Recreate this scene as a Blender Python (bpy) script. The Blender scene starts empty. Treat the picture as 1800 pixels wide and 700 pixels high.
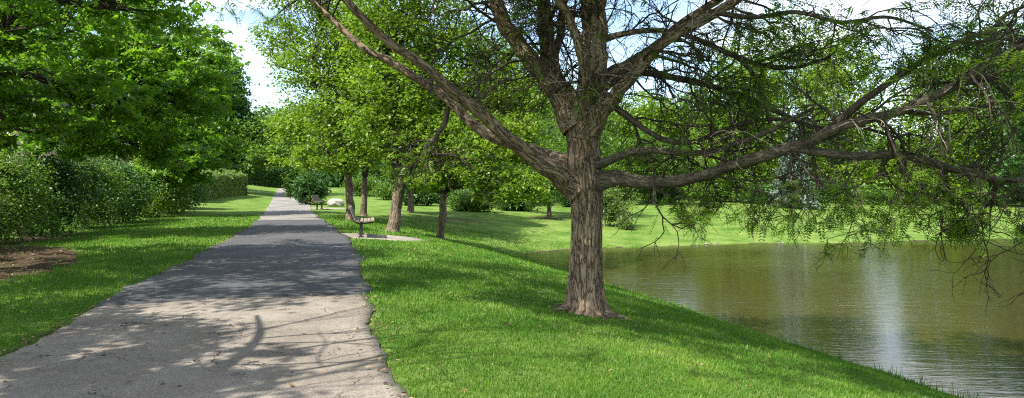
import bpy, math, random
import numpy as np
from mathutils import Vector

# ------------------------------------------------------------------ camera, sky, sun, exposure
S = bpy.context.scene
COL = S.collection
R = math.radians
F = 1200.0; HY = 325.0; CH = 1.5
cam_d = bpy.data.cameras.new('camera'); cam = bpy.data.objects.new('camera', cam_d); COL.objects.link(cam)
cam.location = (0, 0, CH); cam.rotation_euler = (R(90), 0, 0)
cam_d.sensor_width = 36; cam_d.lens = 24; cam_d.shift_y = -25/1800
cam_d.clip_start = 0.05; cam_d.clip_end = 5000
S.camera = cam

SUN_EL, SUN_BACK = 52.0, 38.0
to_sun = Vector((-math.cos(R(SUN_EL))*math.cos(R(SUN_BACK)), -math.cos(R(SUN_EL))*math.sin(R(SUN_BACK)), math.sin(R(SUN_EL))))
sd = bpy.data.lights.new('sun', 'SUN'); sd.energy = 5.0; sd.angle = R(0.55); sd.color = (1.0, 0.95, 0.86)
so = bpy.data.objects.new('sun', sd); COL.objects.link(so); so.location = (0, 0, 40)
so.rotation_euler = to_sun.to_track_quat('Z', 'Y').to_euler()

W = bpy.data.worlds.new('World'); S.world = W; W.use_nodes = True
wn, wl = W.node_tree.nodes, W.node_tree.links
wn.clear()
wo = wn.new('ShaderNodeOutputWorld'); bg = wn.new('ShaderNodeBackground'); bg.inputs[1].default_value = 0.15
sky = wn.new('ShaderNodeTexSky'); sky.sky_type = 'NISHITA'; sky.sun_disc = False
sky.sun_elevation = R(SUN_EL); sky.sun_rotation = math.atan2(to_sun.x, to_sun.y)
sky.air_density = 1.0; sky.dust_density = 1.2; sky.ozone_density = 1.2
tc = wn.new('ShaderNodeTexCoord'); mp = wn.new('ShaderNodeMapping'); mp.inputs['Scale'].default_value = (1.0, 1.0, 2.3)
mp.inputs['Location'].default_value = (0.9, 1.2, 0.5)
nz = wn.new('ShaderNodeTexNoise'); nz.inputs['Scale'].default_value = 2.6; nz.inputs['Detail'].default_value = 8; nz.inputs['Roughness'].default_value = 0.55
cr = wn.new('ShaderNodeValToRGB'); cr.color_ramp.elements[0].position = 0.45; cr.color_ramp.elements[1].position = 0.62
mx = wn.new('ShaderNodeMix'); mx.data_type = 'RGBA'
mx.inputs[7].default_value = (5.6, 5.7, 6.0, 1)
wl.new(tc.outputs['Generated'], mp.inputs[0]); wl.new(mp.outputs[0], nz.inputs['Vector']); wl.new(nz.outputs[0], cr.inputs[0])
wl.new(cr.outputs[0], mx.inputs[0]); wl.new(sky.outputs[0], mx.inputs[6]); wl.new(mx.outputs[2], bg.inputs[0]); wl.new(bg.outputs[0], wo.inputs[0])

vs = S.view_settings
vs.view_transform = 'Standard'; vs.look = 'None'; vs.gamma = 1; vs.use_curve_mapping = False; vs.exposure = 1.22
S.render.engine = 'CYCLES'
cy = S.cycles
cy.max_bounces = 9; cy.diffuse_bounces = 5; cy.glossy_bounces = 3; cy.transmission_bounces = 4; cy.transparent_max_bounces = 8
cy.use_denoising = False
cy.sample_clamp_indirect = 6
cy.pixel_filter_type = 'BLACKMAN_HARRIS'; cy.filter_width = 1.1

# ------------------------------------------------------------------ helpers
def P(px, py, d):
    return np.array([(px-900.0)/F*d, d, CH-(py-HY)/F*d])

def mesh_np(name, verts, faces=None, k=None, tone=None, uv=None, smooth=False):
    """verts (n,3); faces (m,k) int array (all same size) or list of such arrays."""
    me = bpy.data.meshes.new(name)
    verts = np.asarray(verts, dtype=np.float32)
    fl = faces if isinstance(faces, list) else [faces]
    fl = [np.asarray(f, dtype=np.int32) for f in fl if len(f)]
    nl = sum(f.size for f in fl); npoly = sum(len(f) for f in fl)
    me.vertices.add(len(verts)); me.vertices.foreach_set('co', verts.ravel())
    me.loops.add(nl); me.polygons.add(npoly)
    me.loops.foreach_set('vertex_index', np.concatenate([f.ravel() for f in fl]))
    st = []; o = 0
    for f in fl:
        st.append(o + np.arange(len(f), dtype=np.int32)*f.shape[1]); o += f.size
    me.polygons.foreach_set('loop_start', np.concatenate(st).astype(np.int32))
    if smooth: me.polygons.foreach_set('use_smooth', np.ones(npoly, dtype=bool))
    if tone is not None:
        a = me.attributes.new('tone', 'FLOAT', 'FACE'); a.data.foreach_set('value', np.asarray(tone, dtype=np.float32))
    if uv is not None:
        a = me.attributes.new('bark', 'FLOAT_VECTOR', 'POINT'); a.data.foreach_set('vector', np.asarray(uv, dtype=np.float32).ravel())
    me.update(calc_edges=True)
    return me

def link(name, me, mat, parent=None, **props):
    o = bpy.data.objects.new(name, me); COL.objects.link(o)
    if mat is not None:
        for m in (mat if isinstance(mat, list) else [mat]): me.materials.append(m)
    if parent is not None:
        o.parent = parent
        o.matrix_parent_inverse.identity()
        o.location = -Vector(parent.location)          # meshes are written in world coordinates
    tag(o, **props)
    return o

def tag(o, label=None, cat=None, group=None, kind=None):
    if label: o['label'] = label
    if cat: o['category'] = cat
    if group: o['group'] = group
    if kind: o['kind'] = kind

def root(name, loc, label, cat, group=None):
    o = bpy.data.objects.new(name, None); COL.objects.link(o); o.location = [float(v) for v in loc]; o.empty_display_size = 0.2
    tag(o, label, cat, group); return o

class Tubes:
    def __init__(s): s.v = []; s.f = []; s.uv = []; s.n = 0
    def add(s, pts, rad, seg=6, bump=0.0, seed=0, cap=True):
        pts = np.asarray(pts, float); rad = np.asarray(rad, float); n = len(pts)
        t = np.gradient(pts, axis=0); t /= np.linalg.norm(t, axis=1)[:, None]+1e-9
        ref = np.array([0.13, 0.21, 0.97]) if abs(t[:, 2]).mean() < 0.8 else np.array([0.9, 0.4, 0.1])
        a = np.cross(t, ref); a /= np.linalg.norm(a, axis=1)[:, None]+1e-9
        b = np.cross(t, a)
        th = np.arange(seg)*2*np.pi/seg
        L = np.concatenate([[0], np.cumsum(np.linalg.norm(np.diff(pts, axis=0), axis=1))])
        rr = np.repeat(rad[:, None], seg, 1)
        if bump:
            A = th[None, :]; Lc = L[:, None]
            rr = rr*(1+bump*(np.sin(3*A+seed+Lc*1.3)*.5+np.sin(5*A-Lc*2.1+seed*2)*.35+np.sin(2*A+Lc*5+seed)*.35)
                     + bump*0.55*np.sin(Lc*6+seed*3+np.sin(Lc*2.3+seed)*2))
        v = pts[:, None, :]+rr[:, :, None]*(np.cos(th)[None, :, None]*a[:, None, :]+np.sin(th)[None, :, None]*b[:, None, :])
        uv = np.stack([rr*np.cos(th)[None, :], rr*np.sin(th)[None, :], np.repeat(L[:, None], seg, 1)+seed*3.7], -1)
        i = np.arange(n-1)[:, None]*seg; j = np.arange(seg)[None, :]; j2 = (j+1) % seg
        f = np.stack([i+j, i+j2, i+seg+j2, i+seg+j], -1).reshape(-1, 4)+s.n
        s.v.append(v.reshape(-1, 3)); s.uv.append(uv.reshape(-1, 3)); s.f.append(f); s.n += n*seg
        if cap:
            s.v.append(pts[-1:]+t[-1:]*rad[-1]*0.5); s.uv.append(np.array([[0, 0, L[-1]+seed*3.7]]))
            q = (n-1)*seg+np.arange(seg)+s.n-n*seg
            q2 = np.roll(q, -1); c = np.full(seg, s.n)
            s.f.append(np.stack([q, q2, c, c], -1)); s.n += 1
        return s
    def mesh(s, name):
        v = np.concatenate(s.v); f = np.concatenate(s.f); uv = np.concatenate(s.uv)
        tri = f[:, 2] == f[:, 3]
        return mesh_np(name, v, [f[~tri], f[tri][:, :3]], uv=uv, smooth=True)

def smooth_path(pts, rad, per=5):
    pts = np.asarray(pts, float); rad = np.asarray(rad, float); n = len(pts)
    p = np.vstack([2*pts[0]-pts[1], pts, 2*pts[-1]-pts[-2]]); out = []; ro = []
    for i in range(n-1):
        p0, p1, p2, p3 = p[i], p[i+1], p[i+2], p[i+3]
        for t in np.linspace(0, 1, per, endpoint=False):
            out.append(0.5*((2*p1)+(-p0+p2)*t+(2*p0-5*p1+4*p2-p3)*t*t+(-p0+3*p1-3*p2+p3)*t**3))
            ro.append(rad[i]*(1-t)+rad[i+1]*t)
    out.append(pts[-1]); ro.append(rad[-1])
    return np.array(out), np.array(ro)

def box_vf(c, sz, rz=0.0, bev=0.0):
    """bevelled box as verts/faces lists (world)"""
    import bmesh
    bm = bmesh.new(); bmesh.ops.create_cube(bm, size=1)
    for v in bm.verts: v.co = Vector((v.co.x*sz[0], v.co.y*sz[1], v.co.z*sz[2]))
    if bev: bmesh.ops.bevel(bm, geom=list(bm.edges), offset=bev, segments=2, affect='EDGES')
    return bm

def box_obj(name, boxes, mat, parent=None, **props):
    """boxes: list of (center, size, (rx,ry,rz), bevel)"""
    import bmesh
    from mathutils import Euler, Matrix
    out = bmesh.new()
    for c, sz, rot, bev in boxes:
        b = box_vf(c, sz, 0, bev)
        M = Matrix.Translation(Vector([float(q) for q in c])) @ Euler(rot).to_matrix().to_4x4()
        bmesh.ops.transform(b, matrix=M, verts=b.verts)
        tmp = bpy.data.meshes.new('t'); b.to_mesh(tmp); b.free(); out.from_mesh(tmp); bpy.data.meshes.remove(tmp)
    me = bpy.data.meshes.new(name); out.to_mesh(me); out.free()
    return link(name, me, mat, parent, **props)

# ------------------------------------------------------------------ materials
def new_mat(name):
    m = bpy.data.materials.new(name); m.use_nodes = True; m.node_tree.nodes.clear()
    return m, m.node_tree.nodes, m.node_tree.links

def nd(N, t, **kw):
    n = N.new(t)
    for k_, v in kw.items():
        if k_.startswith('i_'):
            key = k_[2:].replace('_', ' ')
            n.inputs[key].default_value = v
        else: setattr(n, k_, v)
    return n

def ramp(N, stops):
    r = N.new('ShaderNodeValToRGB'); e = r.color_ramp.elements
    while len(e) < len(stops): e.new(0.5)
    for i, (p, c) in enumerate(stops):
        e[i].position = p; e[i].color = (*c, 1) if len(c) == 3 else c
    return r

def noise(N, L, scale, detail=4, rough=0.55, vec=None, dist=0.0):
    n = nd(N, 'ShaderNodeTexNoise'); n.inputs['Scale'].default_value = scale; n.inputs['Detail'].default_value = detail
    n.inputs['Roughness'].default_value = rough; n.inputs['Distortion'].default_value = dist
    if vec is not None: L.new(vec, n.inputs['Vector'])
    return n

def mixc(N, L, fac, a, b, mode='MIX'):
    m = nd(N, 'ShaderNodeMix', data_type='RGBA', blend_type=mode)
    for idx, v in ((0, fac), (6, a), (7, b)):
        if hasattr(v, 'is_linked'): L.new(v, m.inputs[idx])
        elif idx == 0: m.inputs[0].default_value = v
        else: m.inputs[idx].default_value = (*v, 1)
    return m.outputs[2]

def leaf_mat(name, stops, trans=0.42, tcol=(1.15, 1.25, 0.5), rough=0.45):
    m, N, L = new_mat(name)
    at = nd(N, 'ShaderNodeAttribute', attribute_name='tone')
    rp = ramp(N, stops); L.new(at.outputs['Fac'], rp.inputs[0])
    pr = nd(N, 'ShaderNodeBsdfPrincipled'); pr.inputs['Roughness'].default_value = rough
    pr.inputs['Specular IOR Level'].default_value = 0.35
    L.new(rp.outputs[0], pr.inputs['Base Color'])
    tr = nd(N, 'ShaderNodeBsdfTranslucent')
    L.new(mixc(N, L, 1.0, rp.outputs[0], tcol, 'MULTIPLY'), tr.inputs[0])
    ms = nd(N, 'ShaderNodeMixShader'); ms.inputs[0].default_value = trans
    L.new(pr.outputs[0], ms.inputs[1]); L.new(tr.outputs[0], ms.inputs[2])
    o = nd(N, 'ShaderNodeOutputMaterial'); L.new(ms.outputs[0], o.inputs[0])
    return m

M = {}
M['locust'] = leaf_mat('locust_leaf', [(0, (.05, .11, .010)), (.5, (.10, .19, .015)), (1, (.19, .29, .025))], .5)
M['maple'] = leaf_mat('maple_leaf', [(0, (.07, .155, .016)), (.6, (.125, .245, .022)), (1, (.21, .33, .035))], .58)
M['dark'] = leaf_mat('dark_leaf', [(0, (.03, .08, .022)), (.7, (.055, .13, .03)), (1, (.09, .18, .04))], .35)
M['bright'] = leaf_mat('bright_leaf', [(0, (.08, .15, .014)), (.5, (.15, .25, .022)), (1, (.27, .36, .05))], .5)
M['mid'] = leaf_mat('mid_leaf', [(0, (.05, .11, .018)), (.5, (.095, .18, .026)), (1, (.17, .27, .045))], .45)
M['pale'] = leaf_mat('pale_leaf', [(0, (.08, .14, .035)), (.5, (.13, .20, .05)), (1, (.19, .26, .08))], .4)
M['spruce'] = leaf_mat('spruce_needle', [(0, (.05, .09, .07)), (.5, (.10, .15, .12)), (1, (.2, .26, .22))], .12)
M['blade'] = leaf_mat('grass_blade', [(0, (.028, .095, .006)), (.45, (.068, .175, .012)), (.85, (.155, .275, .032)), (.97, (.34, .38, .09)), (1, (.34, .30, .12))], .42, (1.1, 1.2, .4), .5)
M['litter'] = leaf_mat('dry_leaf', [(0, (.09, .05, .025)), (.5, (.2, .12, .06)), (1, (.38, .27, .14))], .15, (1, .9, .7))

def bark_mat(name, dark, light, grey, scale=1.0, bump=0.9):
    m, N, L = new_mat(name)
    at = nd(N, 'ShaderNodeAttribute', attribute_name='bark')
    mp_ = nd(N, 'ShaderNodeMapping'); mp_.inputs['Scale'].default_value = (15*scale, 15*scale, 3.3*scale); L.new(at.outputs['Vector'], mp_.inputs[0])
    wob = noise(N, L, 1.0, 5, .6, mp_.outputs[0], .5)
    sb = nd(N, 'ShaderNodeMath', operation='SUBTRACT'); sb.inputs[1].default_value = .5; L.new(wob.outputs[0], sb.inputs[0])
    ab = nd(N, 'ShaderNodeMath', operation='ABSOLUTE'); L.new(sb.outputs[0], ab.inputs[0])
    fr = ramp(N, [(0.0, (.1, .1, .1)), (.035, (.75, .75, .75)), (.10, (1, 1, 1))]); L.new(ab.outputs[0], fr.inputs[0])
    fine = noise(N, L, 3.5, 7, .7, mp_.outputs[0])
    big = noise(N, L, 2.2, 4, .6, at.outputs['Vector'])
    c1 = mixc(N, L, fine.outputs[0], light, grey)
    rpb = ramp(N, [(.35, (0, 0, 0)), (.65, (1, 1, 1))]); L.new(big.outputs[0], rpb.inputs[0])
    c2 = mixc(N, L, rpb.outputs[0], c1, tuple(.75*v for v in light))
    mo = noise(N, L, 3.1, 5, .65, at.outputs['Vector']); rm = ramp(N, [(.52, (0, 0, 0)), (.72, (.6, .6, .6))]); L.new(mo.outputs[0], rm.inputs[0])
    c2 = mixc(N, L, rm.outputs[0], c2, (.15, .16, .085))
    c3 = mixc(N, L, fr.outputs[0], dark, c2)
    hs = nd(N, 'ShaderNodeMath', operation='MULTIPLY_ADD'); hs.inputs[1].default_value = .55
    L.new(fine.outputs[0], hs.inputs[0]); L.new(fr.outputs[0], hs.inputs[2])
    bp = nd(N, 'ShaderNodeBump'); bp.inputs['Strength'].default_value = bump; bp.inputs['Distance'].default_value = 0.03
    L.new(hs.outputs[0], bp.inputs['Height'])
    pr = nd(N, 'ShaderNodeBsdfPrincipled'); pr.inputs['Roughness'].default_value = .9; pr.inputs['Specular IOR Level'].default_value = .2
    L.new(c3, pr.inputs['Base Color']); L.new(bp.outputs[0], pr.inputs['Normal'])
    o = nd(N, 'ShaderNodeOutputMaterial'); L.new(pr.outputs[0], o.inputs[0])
    return m
M['bark'] = bark_mat('locust_bark', (.05, .034, .022), (.29, .205, .13), (.35, .275, .195))
M['bark_limb_shaded'] = bark_mat('limb_bark_shaded', (.035, .028, .02), (.12, .098, .068), (.17, .145, .105), 1.6, .6)  # bark darkened in its colour to stand for canopy shade on the limbs
M['bark_far'] = bark_mat('park_tree_bark', (.05, .038, .028), (.22, .165, .11), (.28, .225, .165), .8)
M['twig'] = bark_mat('twig_bark', (.025, .02, .014), (.055, .044, .03), (.085, .068, .05), 3, .2)
M['deadtwig'] = bark_mat('dead_twig_bark', (.18, .15, .12), (.33, .29, .23), (.42, .38, .32), 3, .2)

def simple_mat(name, build, rough=.85, spec=.3, bumpd=.01, bumps=.5):
    m, N, L = new_mat(name)
    tcn = nd(N, 'ShaderNodeTexCoord')
    col, h = build(N, L, tcn.outputs['Object'])
    pr = nd(N, 'ShaderNodeBsdfPrincipled'); pr.inputs['Roughness'].default_value = rough; pr.inputs['Specular IOR Level'].default_value = spec
    if isinstance(col, tuple): pr.inputs['Base Color'].default_value = (*col, 1)
    else: L.new(col, pr.inputs['Base Color'])
    if h is not None:
        bp = nd(N, 'ShaderNodeBump'); bp.inputs['Strength'].default_value = bumps; bp.inputs['Distance'].default_value = bumpd
        L.new(h, bp.inputs['Height']); L.new(bp.outputs[0], pr.inputs['Normal'])
    o = nd(N, 'ShaderNodeOutputMaterial'); L.new(pr.outputs[0], o.inputs[0])
    return m

def ground_build(N, L, v):
    n1 = noise(N, L, .7, 5, .6, v); n2 = noise(N, L, 9, 5, .7, v); n3 = noise(N, L, 60, 3, .7, v)
    g = ramp(N, [(.3, (.045, .12, .012)), (.5, (.115, .185, .035)), (.72, (.18, .245, .065))]); L.new(n1.outputs[0], g.inputs[0])
    g2 = ramp(N, [(.3, (.55, .6, .5)), (.7, (1.3, 1.25, 1.2))]); L.new(n2.outputs[0], g2.inputs[0])
    c = mixc(N, L, .8, g.outputs[0], g2.outputs[0], 'MULTIPLY')
    d = ramp(N, [(.3, (.032, .021, .014)), (.5, (.07, .047, .03)), (.7, (.16, .115, .075))])
    n4 = noise(N, L, 14, 6, .75, v); L.new(n4.outputs[0], d.inputs[0])
    at = nd(N, 'ShaderNodeAttribute', attribute_name='dirt')
    s = nd(N, 'ShaderNodeMath', operation='ADD'); L.new(at.outputs['Fac'], s.inputs[0])
    n5 = noise(N, L, 2.2, 5, .65, v); ss = nd(N, 'ShaderNodeMath', operation='MULTIPLY_ADD'); ss.inputs[1].default_value = .9; ss.inputs[2].default_value = -.45
    L.new(n5.outputs[0], ss.inputs[0]); L.new(ss.outputs[0], s.inputs[1])
    k = ramp(N, [(.44, (0, 0, 0)), (.56, (1, 1, 1))]); L.new(s.outputs[0], k.inputs[0])
    c2 = mixc(N, L, k.outputs[0], c, d.outputs[0])
    h = nd(N, 'ShaderNodeMath', operation='ADD'); L.new(n2.outputs[0], h.inputs[0]); L.new(n3.outputs[0], h.inputs[1])
    return c2, h.outputs[0]
M['ground'] = simple_mat('lawn', ground_build, .95, .1, .04, .8)

def aggregate(cols, crack=True, crackcol=(.03, .027, .024), patchy=.5):
    def b(N, L, v):
        n1 = noise(N, L, .8, 5, .6, v); fine = noise(N, L, 75, 3, .8, v); vo = nd(N, 'ShaderNodeTexVoronoi'); vo.inputs['Scale'].default_value = 55; L.new(v, vo.inputs['Vector'])
        r = ramp(N, [(.32, cols[0]), (.5, cols[1]), (.68, cols[2])]); L.new(n1.outputs[0], r.inputs[0])
        g = ramp(N, [(.25, (.5, .5, .5)), (.5, (1, 1, 1)), (.8, (1.5, 1.48, 1.42))]); L.new(fine.outputs[0], g.inputs[0])
        c = mixc(N, L, .9, r.outputs[0], g.outputs[0], 'MULTIPLY')
        g2 = ramp(N, [(.0, (.7, .7, .7)), (1, (1.25, 1.25, 1.25))]); L.new(vo.outputs['Color'], g2.inputs[0])
        c = mixc(N, L, .8, c, g2.outputs[0], 'MULTIPLY')
        h = fine.outputs[0]
        if crack:
            wob = noise(N, L, 3, 4, .6, v)
            ad = nd(N, 'ShaderNodeVectorMath', operation='MULTIPLY_ADD'); ad.inputs[1].default_value = (.9, .9, .9); L.new(wob.outputs['Color'], ad.inputs[0]); L.new(v, ad.inputs[2])
            ve = nd(N, 'ShaderNodeTexVoronoi', feature='DISTANCE_TO_EDGE'); ve.inputs['Scale'].default_value = 1.1; L.new(ad.outputs[0], ve.inputs['Vector'])
            gate = noise(N, L, 1.1, 3, .5, v)
            rg = ramp(N, [(.5, (0, 0, 0)), (.62, (.011, .011, .011))]); L.new(gate.outputs[0], rg.inputs[0])
            lt = nd(N, 'ShaderNodeMath', operation='LESS_THAN'); L.new(ve.outputs['Distance'], lt.inputs[0]); L.new(rg.outputs[0], lt.inputs[1])
            c = mixc(N, L, lt.outputs[0], c, crackcol)
            mm = nd(N, 'ShaderNodeMath', operation='SUBTRACT'); L.new(fine.outputs[0], mm.inputs[0]); L.new(lt.outputs[0], mm.inputs[1]); h = mm.outputs[0]
        return c, h
    return b
M['old_path'] = simple_mat('worn_path', aggregate([(.14, .12, .098), (.195, .168, .14), (.255, .225, .19)]), .9, .25, .006, .7)
M['new_path'] = simple_mat('dark_asphalt', aggregate([(.042, .042, .045), (.056, .056, .060), (.074, .074, .077)], False), .85, .35, .005, .6)
M['far_path'] = simple_mat('light_asphalt', aggregate([(.13, .122, .112), (.18, .168, .152), (.235, .22, .20)]), .9, .25, .006, .5)
M['pad'] = simple_mat('gravel_pad', aggregate([(.17, .15, .125), (.23, .205, .17), (.30, .27, .23)], False), .95, .2, .01, .8)
M['rock'] = simple_mat('boulder', lambda N, L, v: ((lambda a: (mixc(N, L, a.outputs[0], (.2, .185, .165), (.38, .355, .32)), a.outputs[0]))(noise(N, L, 4, 8, .7, v))), .9, .3, .04, .8)
M['wetrock'] = simple_mat('wet_rock', lambda N, L, v: ((lambda a: (mixc(N, L, a.outputs[0], (.04, .035, .03), (.12, .10, .085)), a.outputs[0]))(noise(N, L, 6, 8, .7, v))), .5, .4, .04, .8)
M['metal'] = simple_mat('dark_metal', lambda N, L, v: ((.022, .026, .024), None), .45, .5)
def wood_b(N, L, v):
    mpn = nd(N, 'ShaderNodeMapping'); mpn.inputs['Scale'].default_value = (3, 3, 20); L.new(v, mpn.inputs[0])
    a = noise(N, L, 6, 6, .7, mpn.outputs[0]); return mixc(N, L, a.outputs[0], (.12, .095, .07), (.29, .24, .19)), a.outputs[0]
M['wood'] = simple_mat('weathered_wood', wood_b, .8, .3, .004, .5)
def brick_b(c1, c2, mo):
    def b(N, L, v):
        br = nd(N, 'ShaderNodeTexBrick'); br.inputs['Color1'].default_value = (*c1, 1); br.inputs['Color2'].default_value = (*c2, 1); br.inputs['Mortar'].default_value = (*mo, 1)
        br.inputs['Scale'].default_value = 4.4; mpn = nd(N, 'ShaderNodeMapping'); mpn.inputs['Rotation'].default_value = (R(90), 0, 0); L.new(v, mpn.inputs[0]); L.new(mpn.outputs[0], br.inputs['Vector'])
        return br.outputs['Color'], br.outputs['Fac']
    return b
M['brick'] = simple_mat('pink_brick', brick_b((.42, .25, .2), (.5, .33, .27), (.5, .46, .42)))
M['greybrick'] = simple_mat('grey_brick', brick_b((.32, .27, .24), (.4, .34, .3), (.42, .4, .38)))
M['roof'] = simple_mat('grey_shingle', lambda N, L, v: ((lambda a: (mixc(N, L, a.outputs[0], (.1, .095, .09), (.2, .19, .18)), a.outputs[0]))(noise(N, L, 8, 5, .7, v))), .9)
M['whitep'] = simple_mat('white_paint', lambda N, L, v: ((.75, .74, .71), None), .5)
M['glass'] = simple_mat('window_glass', lambda N, L, v: ((.03, .035, .04), None), .08, .6)

def water_mat():
    m, N, L = new_mat('pond_water')
    tcn = nd(N, 'ShaderNodeTexCoord')
    mpn = nd(N, 'ShaderNodeMapping'); mpn.inputs['Scale'].default_value = (.55, 1.9, 1); mpn.inputs['Rotation'].default_value = (0, 0, R(12)); L.new(tcn.outputs['Object'], mpn.inputs[0])
    a = noise(N, L, 2.6, 3, .5, mpn.outputs[0], .6); b = noise(N, L, 8, 3, .6, mpn.outputs[0], .4)
    gate = noise(N, L, .12, 2, .5, tcn.outputs['Object'])
    gr = ramp(N, [(.35, (.35, .35, .35)), (.65, (1, 1, 1))]); L.new(gate.outputs[0], gr.inputs[0])
    s = nd(N, 'ShaderNodeMath', operation='MULTIPLY_ADD'); s.inputs[1].default_value = .35; L.new(b.outputs[0], s.inputs[0]); L.new(a.outputs[0], s.inputs[2])
    bp = nd(N, 'ShaderNodeBump'); bp.inputs['Distance'].default_value = .0115; L.new(s.outputs[0], bp.inputs['Height'])
    mul = nd(N, 'ShaderNodeMath', operation='MULTIPLY'); mul.inputs[1].default_value = 1.0; L.new(gr.outputs[0], mul.inputs[0]); L.new(mul.outputs[0], bp.inputs['Strength'])
    pr = nd(N, 'ShaderNodeBsdfPrincipled'); pr.inputs['Roughness'].default_value = .03; pr.inputs['IOR'].default_value = 1.33
    pr.inputs['Specular IOR Level'].default_value = .5
    n = noise(N, L, .15, 4, .6, tcn.outputs['Object'])
    L.new(mixc(N, L, n.outputs[0], (.030, .026, .008), (.045, .040, .012)), pr.inputs['Base Color']); L.new(bp.outputs[0], pr.inputs['Normal'])
    o = nd(N, 'ShaderNodeOutputMaterial'); L.new(pr.outputs[0], o.inputs[0]); return m
M['water'] = water_mat()

# ------------------------------------------------------------------ the lie of the land
LE = np.array([(-30, 5.5), (2, -3.1), (5.9, -4.42), (8.37, -5.09), (11.25, -5.81), (16.4, -7.1), (24, -9.2), (26.9, -10.1), (51.4, -18.2), (90, -30.9), (150, -50.5), (400, -130)])
RE = np.array([(-30, 9.6), (2, 0.05), (4.8, -.8), (9.47, -2.05), (13.3, -2.97), (18.9, -4.55), (25.7, -6.9), (34.6, -10.0), (51.4, -15.2), (90, -28.2), (150, -47.5), (400, -127)])
def left_edge(y): return np.interp(y, LE[:, 0], LE[:, 1])
def right_edge(y): return np.interp(y, RE[:, 0], RE[:, 1])
POND = np.array([(24, -22), (14, -6), (9.6, 2), (7.3, 6.5), (6.35, 9.9), (5.8, 11.6), (5.1, 14.0), (4.1, 17.7), (2.9, 20.7), (1.9, 24), (1.0, 27), (.5, 29), (.55, 30.6), (1.4, 31.8), (4.4, 33.2), (8.7, 34.9), (13, 36.0), (18.2, 36.6), (23.5, 38.2), (29.4, 39.3), (38, 42), (50, 46), (66, 47), (84, 40), (92, 20), (84, -8), (60, -24)])
WZ = -1.6
def sstep(a, b, x):
    t = np.clip((x-a)/(b-a), 0, 1); return t*t*(3-2*t)
def pond_dist(x, y):
    """signed distance to the pond edge, positive on land"""
    x = np.asarray(x, float); y = np.asarray(y, float)
    best = np.full(x.shape, 1e9); inside = np.zeros(x.shape, bool)
    n = len(POND)
    for i in range(n):
        ax, ay = POND[i]; bx, by = POND[(i+1) % n]
        dx, dy = bx-ax, by-ay
        t = np.clip(((x-ax)*dx+(y-ay)*dy)/(dx*dx+dy*dy), 0, 1)
        best = np.minimum(best, np.hypot(x-ax-t*dx, y-ay-t*dy))
        cond = ((ay > y) != (by > y)) & (x < (bx-ax)*(y-ay)/(by-ay+1e-12)+ax)
        inside ^= cond
    wob = .10*np.sin(x*2.1+y*1.3)+.07*np.sin(y*3.7-x*1.1)+.12*np.sin(x*.6+y*.45)
    return np.where(inside, -best, best)+wob*.8
def path_z(y): return 1.05*sstep(44, 92, np.asarray(y, float))
def hz(x, y, sink=False):
    x = np.asarray(x, float); y = np.asarray(y, float)
    zp = path_z(y)
    a = np.maximum((x-right_edge(y))*.955, 0); b = pond_dist(x, y); bb = np.maximum(b, 0)
    t = a/(a+bb+1e-6); z = zp-(zp-WZ)*np.power(t, 1.7)
    z = np.where(b < 0, WZ+np.maximum(b*.35, -1.4), z)
    dl = np.maximum((left_edge(y)-x)*.955, 0)
    z = z+.13*np.minimum(dl, 6)*sstep(32, 58, y)+.03*np.minimum(np.maximum(dl-5, 0), 6)
    z = z+np.where(b > 0, 1, 0)*(.025*np.sin(x*.9+y*.5)+.02*np.sin(x*.37-y*.8))*np.clip(np.maximum(a, dl)/2, 0, 1)*np.clip(bb, 0, 1)
    far = sstep(120, 400, np.hypot(x, y)); z = z*(1-far)+far*1.0
    if sink:
        ins = (x < right_edge(y)-.04) & (x > left_edge(y)+.04) & (y < 150)
        z = z-np.where(ins, .035, 0)
    return z
def ground(x, y): return float(hz(np.array([x]), np.array([y]))[0])
def place(px, d, lift=0):
    x = (px-900)/F*d; return np.array([x, d, ground(x, d)+lift])

def axis(fine0, fine1, step, lim0, lim1, g=1.09):
    c = list(np.arange(fine0, fine1, step)); s = step; v = fine1
    while v < lim1: c.append(v); s *= g; v += s
    s = step; v = fine0-step; L_ = []
    while v > lim0: L_.append(v); s *= g; v -= s
    return np.array(L_[::-1]+c)
gx = axis(-13, 9, .10, -900, 900); gy = axis(3.5, 30, .10, -300, 1400, 1.05)
GX, GY = np.meshgrid(gx, gy)
GZ = hz(GX, GY, True)
def dirt_at(x, y):
    # bare mulchy soil beside the left hedge, and under the boughs in the middle distance
    s = left_edge(y)-x
    hed = 1-sstep(0, 1.3, np.abs(s-6.0+.06*(y-12)))
    d1 = hed*(1-sstep(17, 27, y))
    e = np.hypot((x+10.1+.45*(y-13.3))/2.0, (y-13.3)/4.2); d1 = np.maximum(d1, (1-sstep(.45, 1.15, e)))
    e = np.hypot((x+11.2)/1.8, (y-11)/4.5); d1 = np.maximum(d1, (1-sstep(.6, 1.1, e)))
    e = np.hypot((x+3.0)/3.4, (y-39)/4.5); d1 = np.maximum(d1, .5*(1-sstep(.3, 1.1, e)))
    e = np.hypot((x-2.0)/2.6, (y-44)/3.0); d1 = np.maximum(d1, .5*(1-sstep(.3, 1.1, e)))
    e = np.hypot((x+2.2)/1.5, (y-26.5)/1.2); d1 = np.maximum(d1, .35*(1-sstep(.3, 1.1, e)))
    d1 = np.maximum(d1, .62*(1-sstep(.25, .7, np.hypot(x-1.05, y-9.8))))
    edge = np.minimum(np.abs(x-right_edge(y)), np.abs(x-left_edge(y)))
    d1 = np.maximum(d1, .52*(1-sstep(.02, .22, edge))*(y < 30))
    d1 = np.maximum(d1, .66*(1-sstep(.04, .30, np.abs(pond_dist(x, y)))))
    return d1
DT = dirt_at(GX, GY)
nx, ny = len(gx), len(gy)
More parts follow.
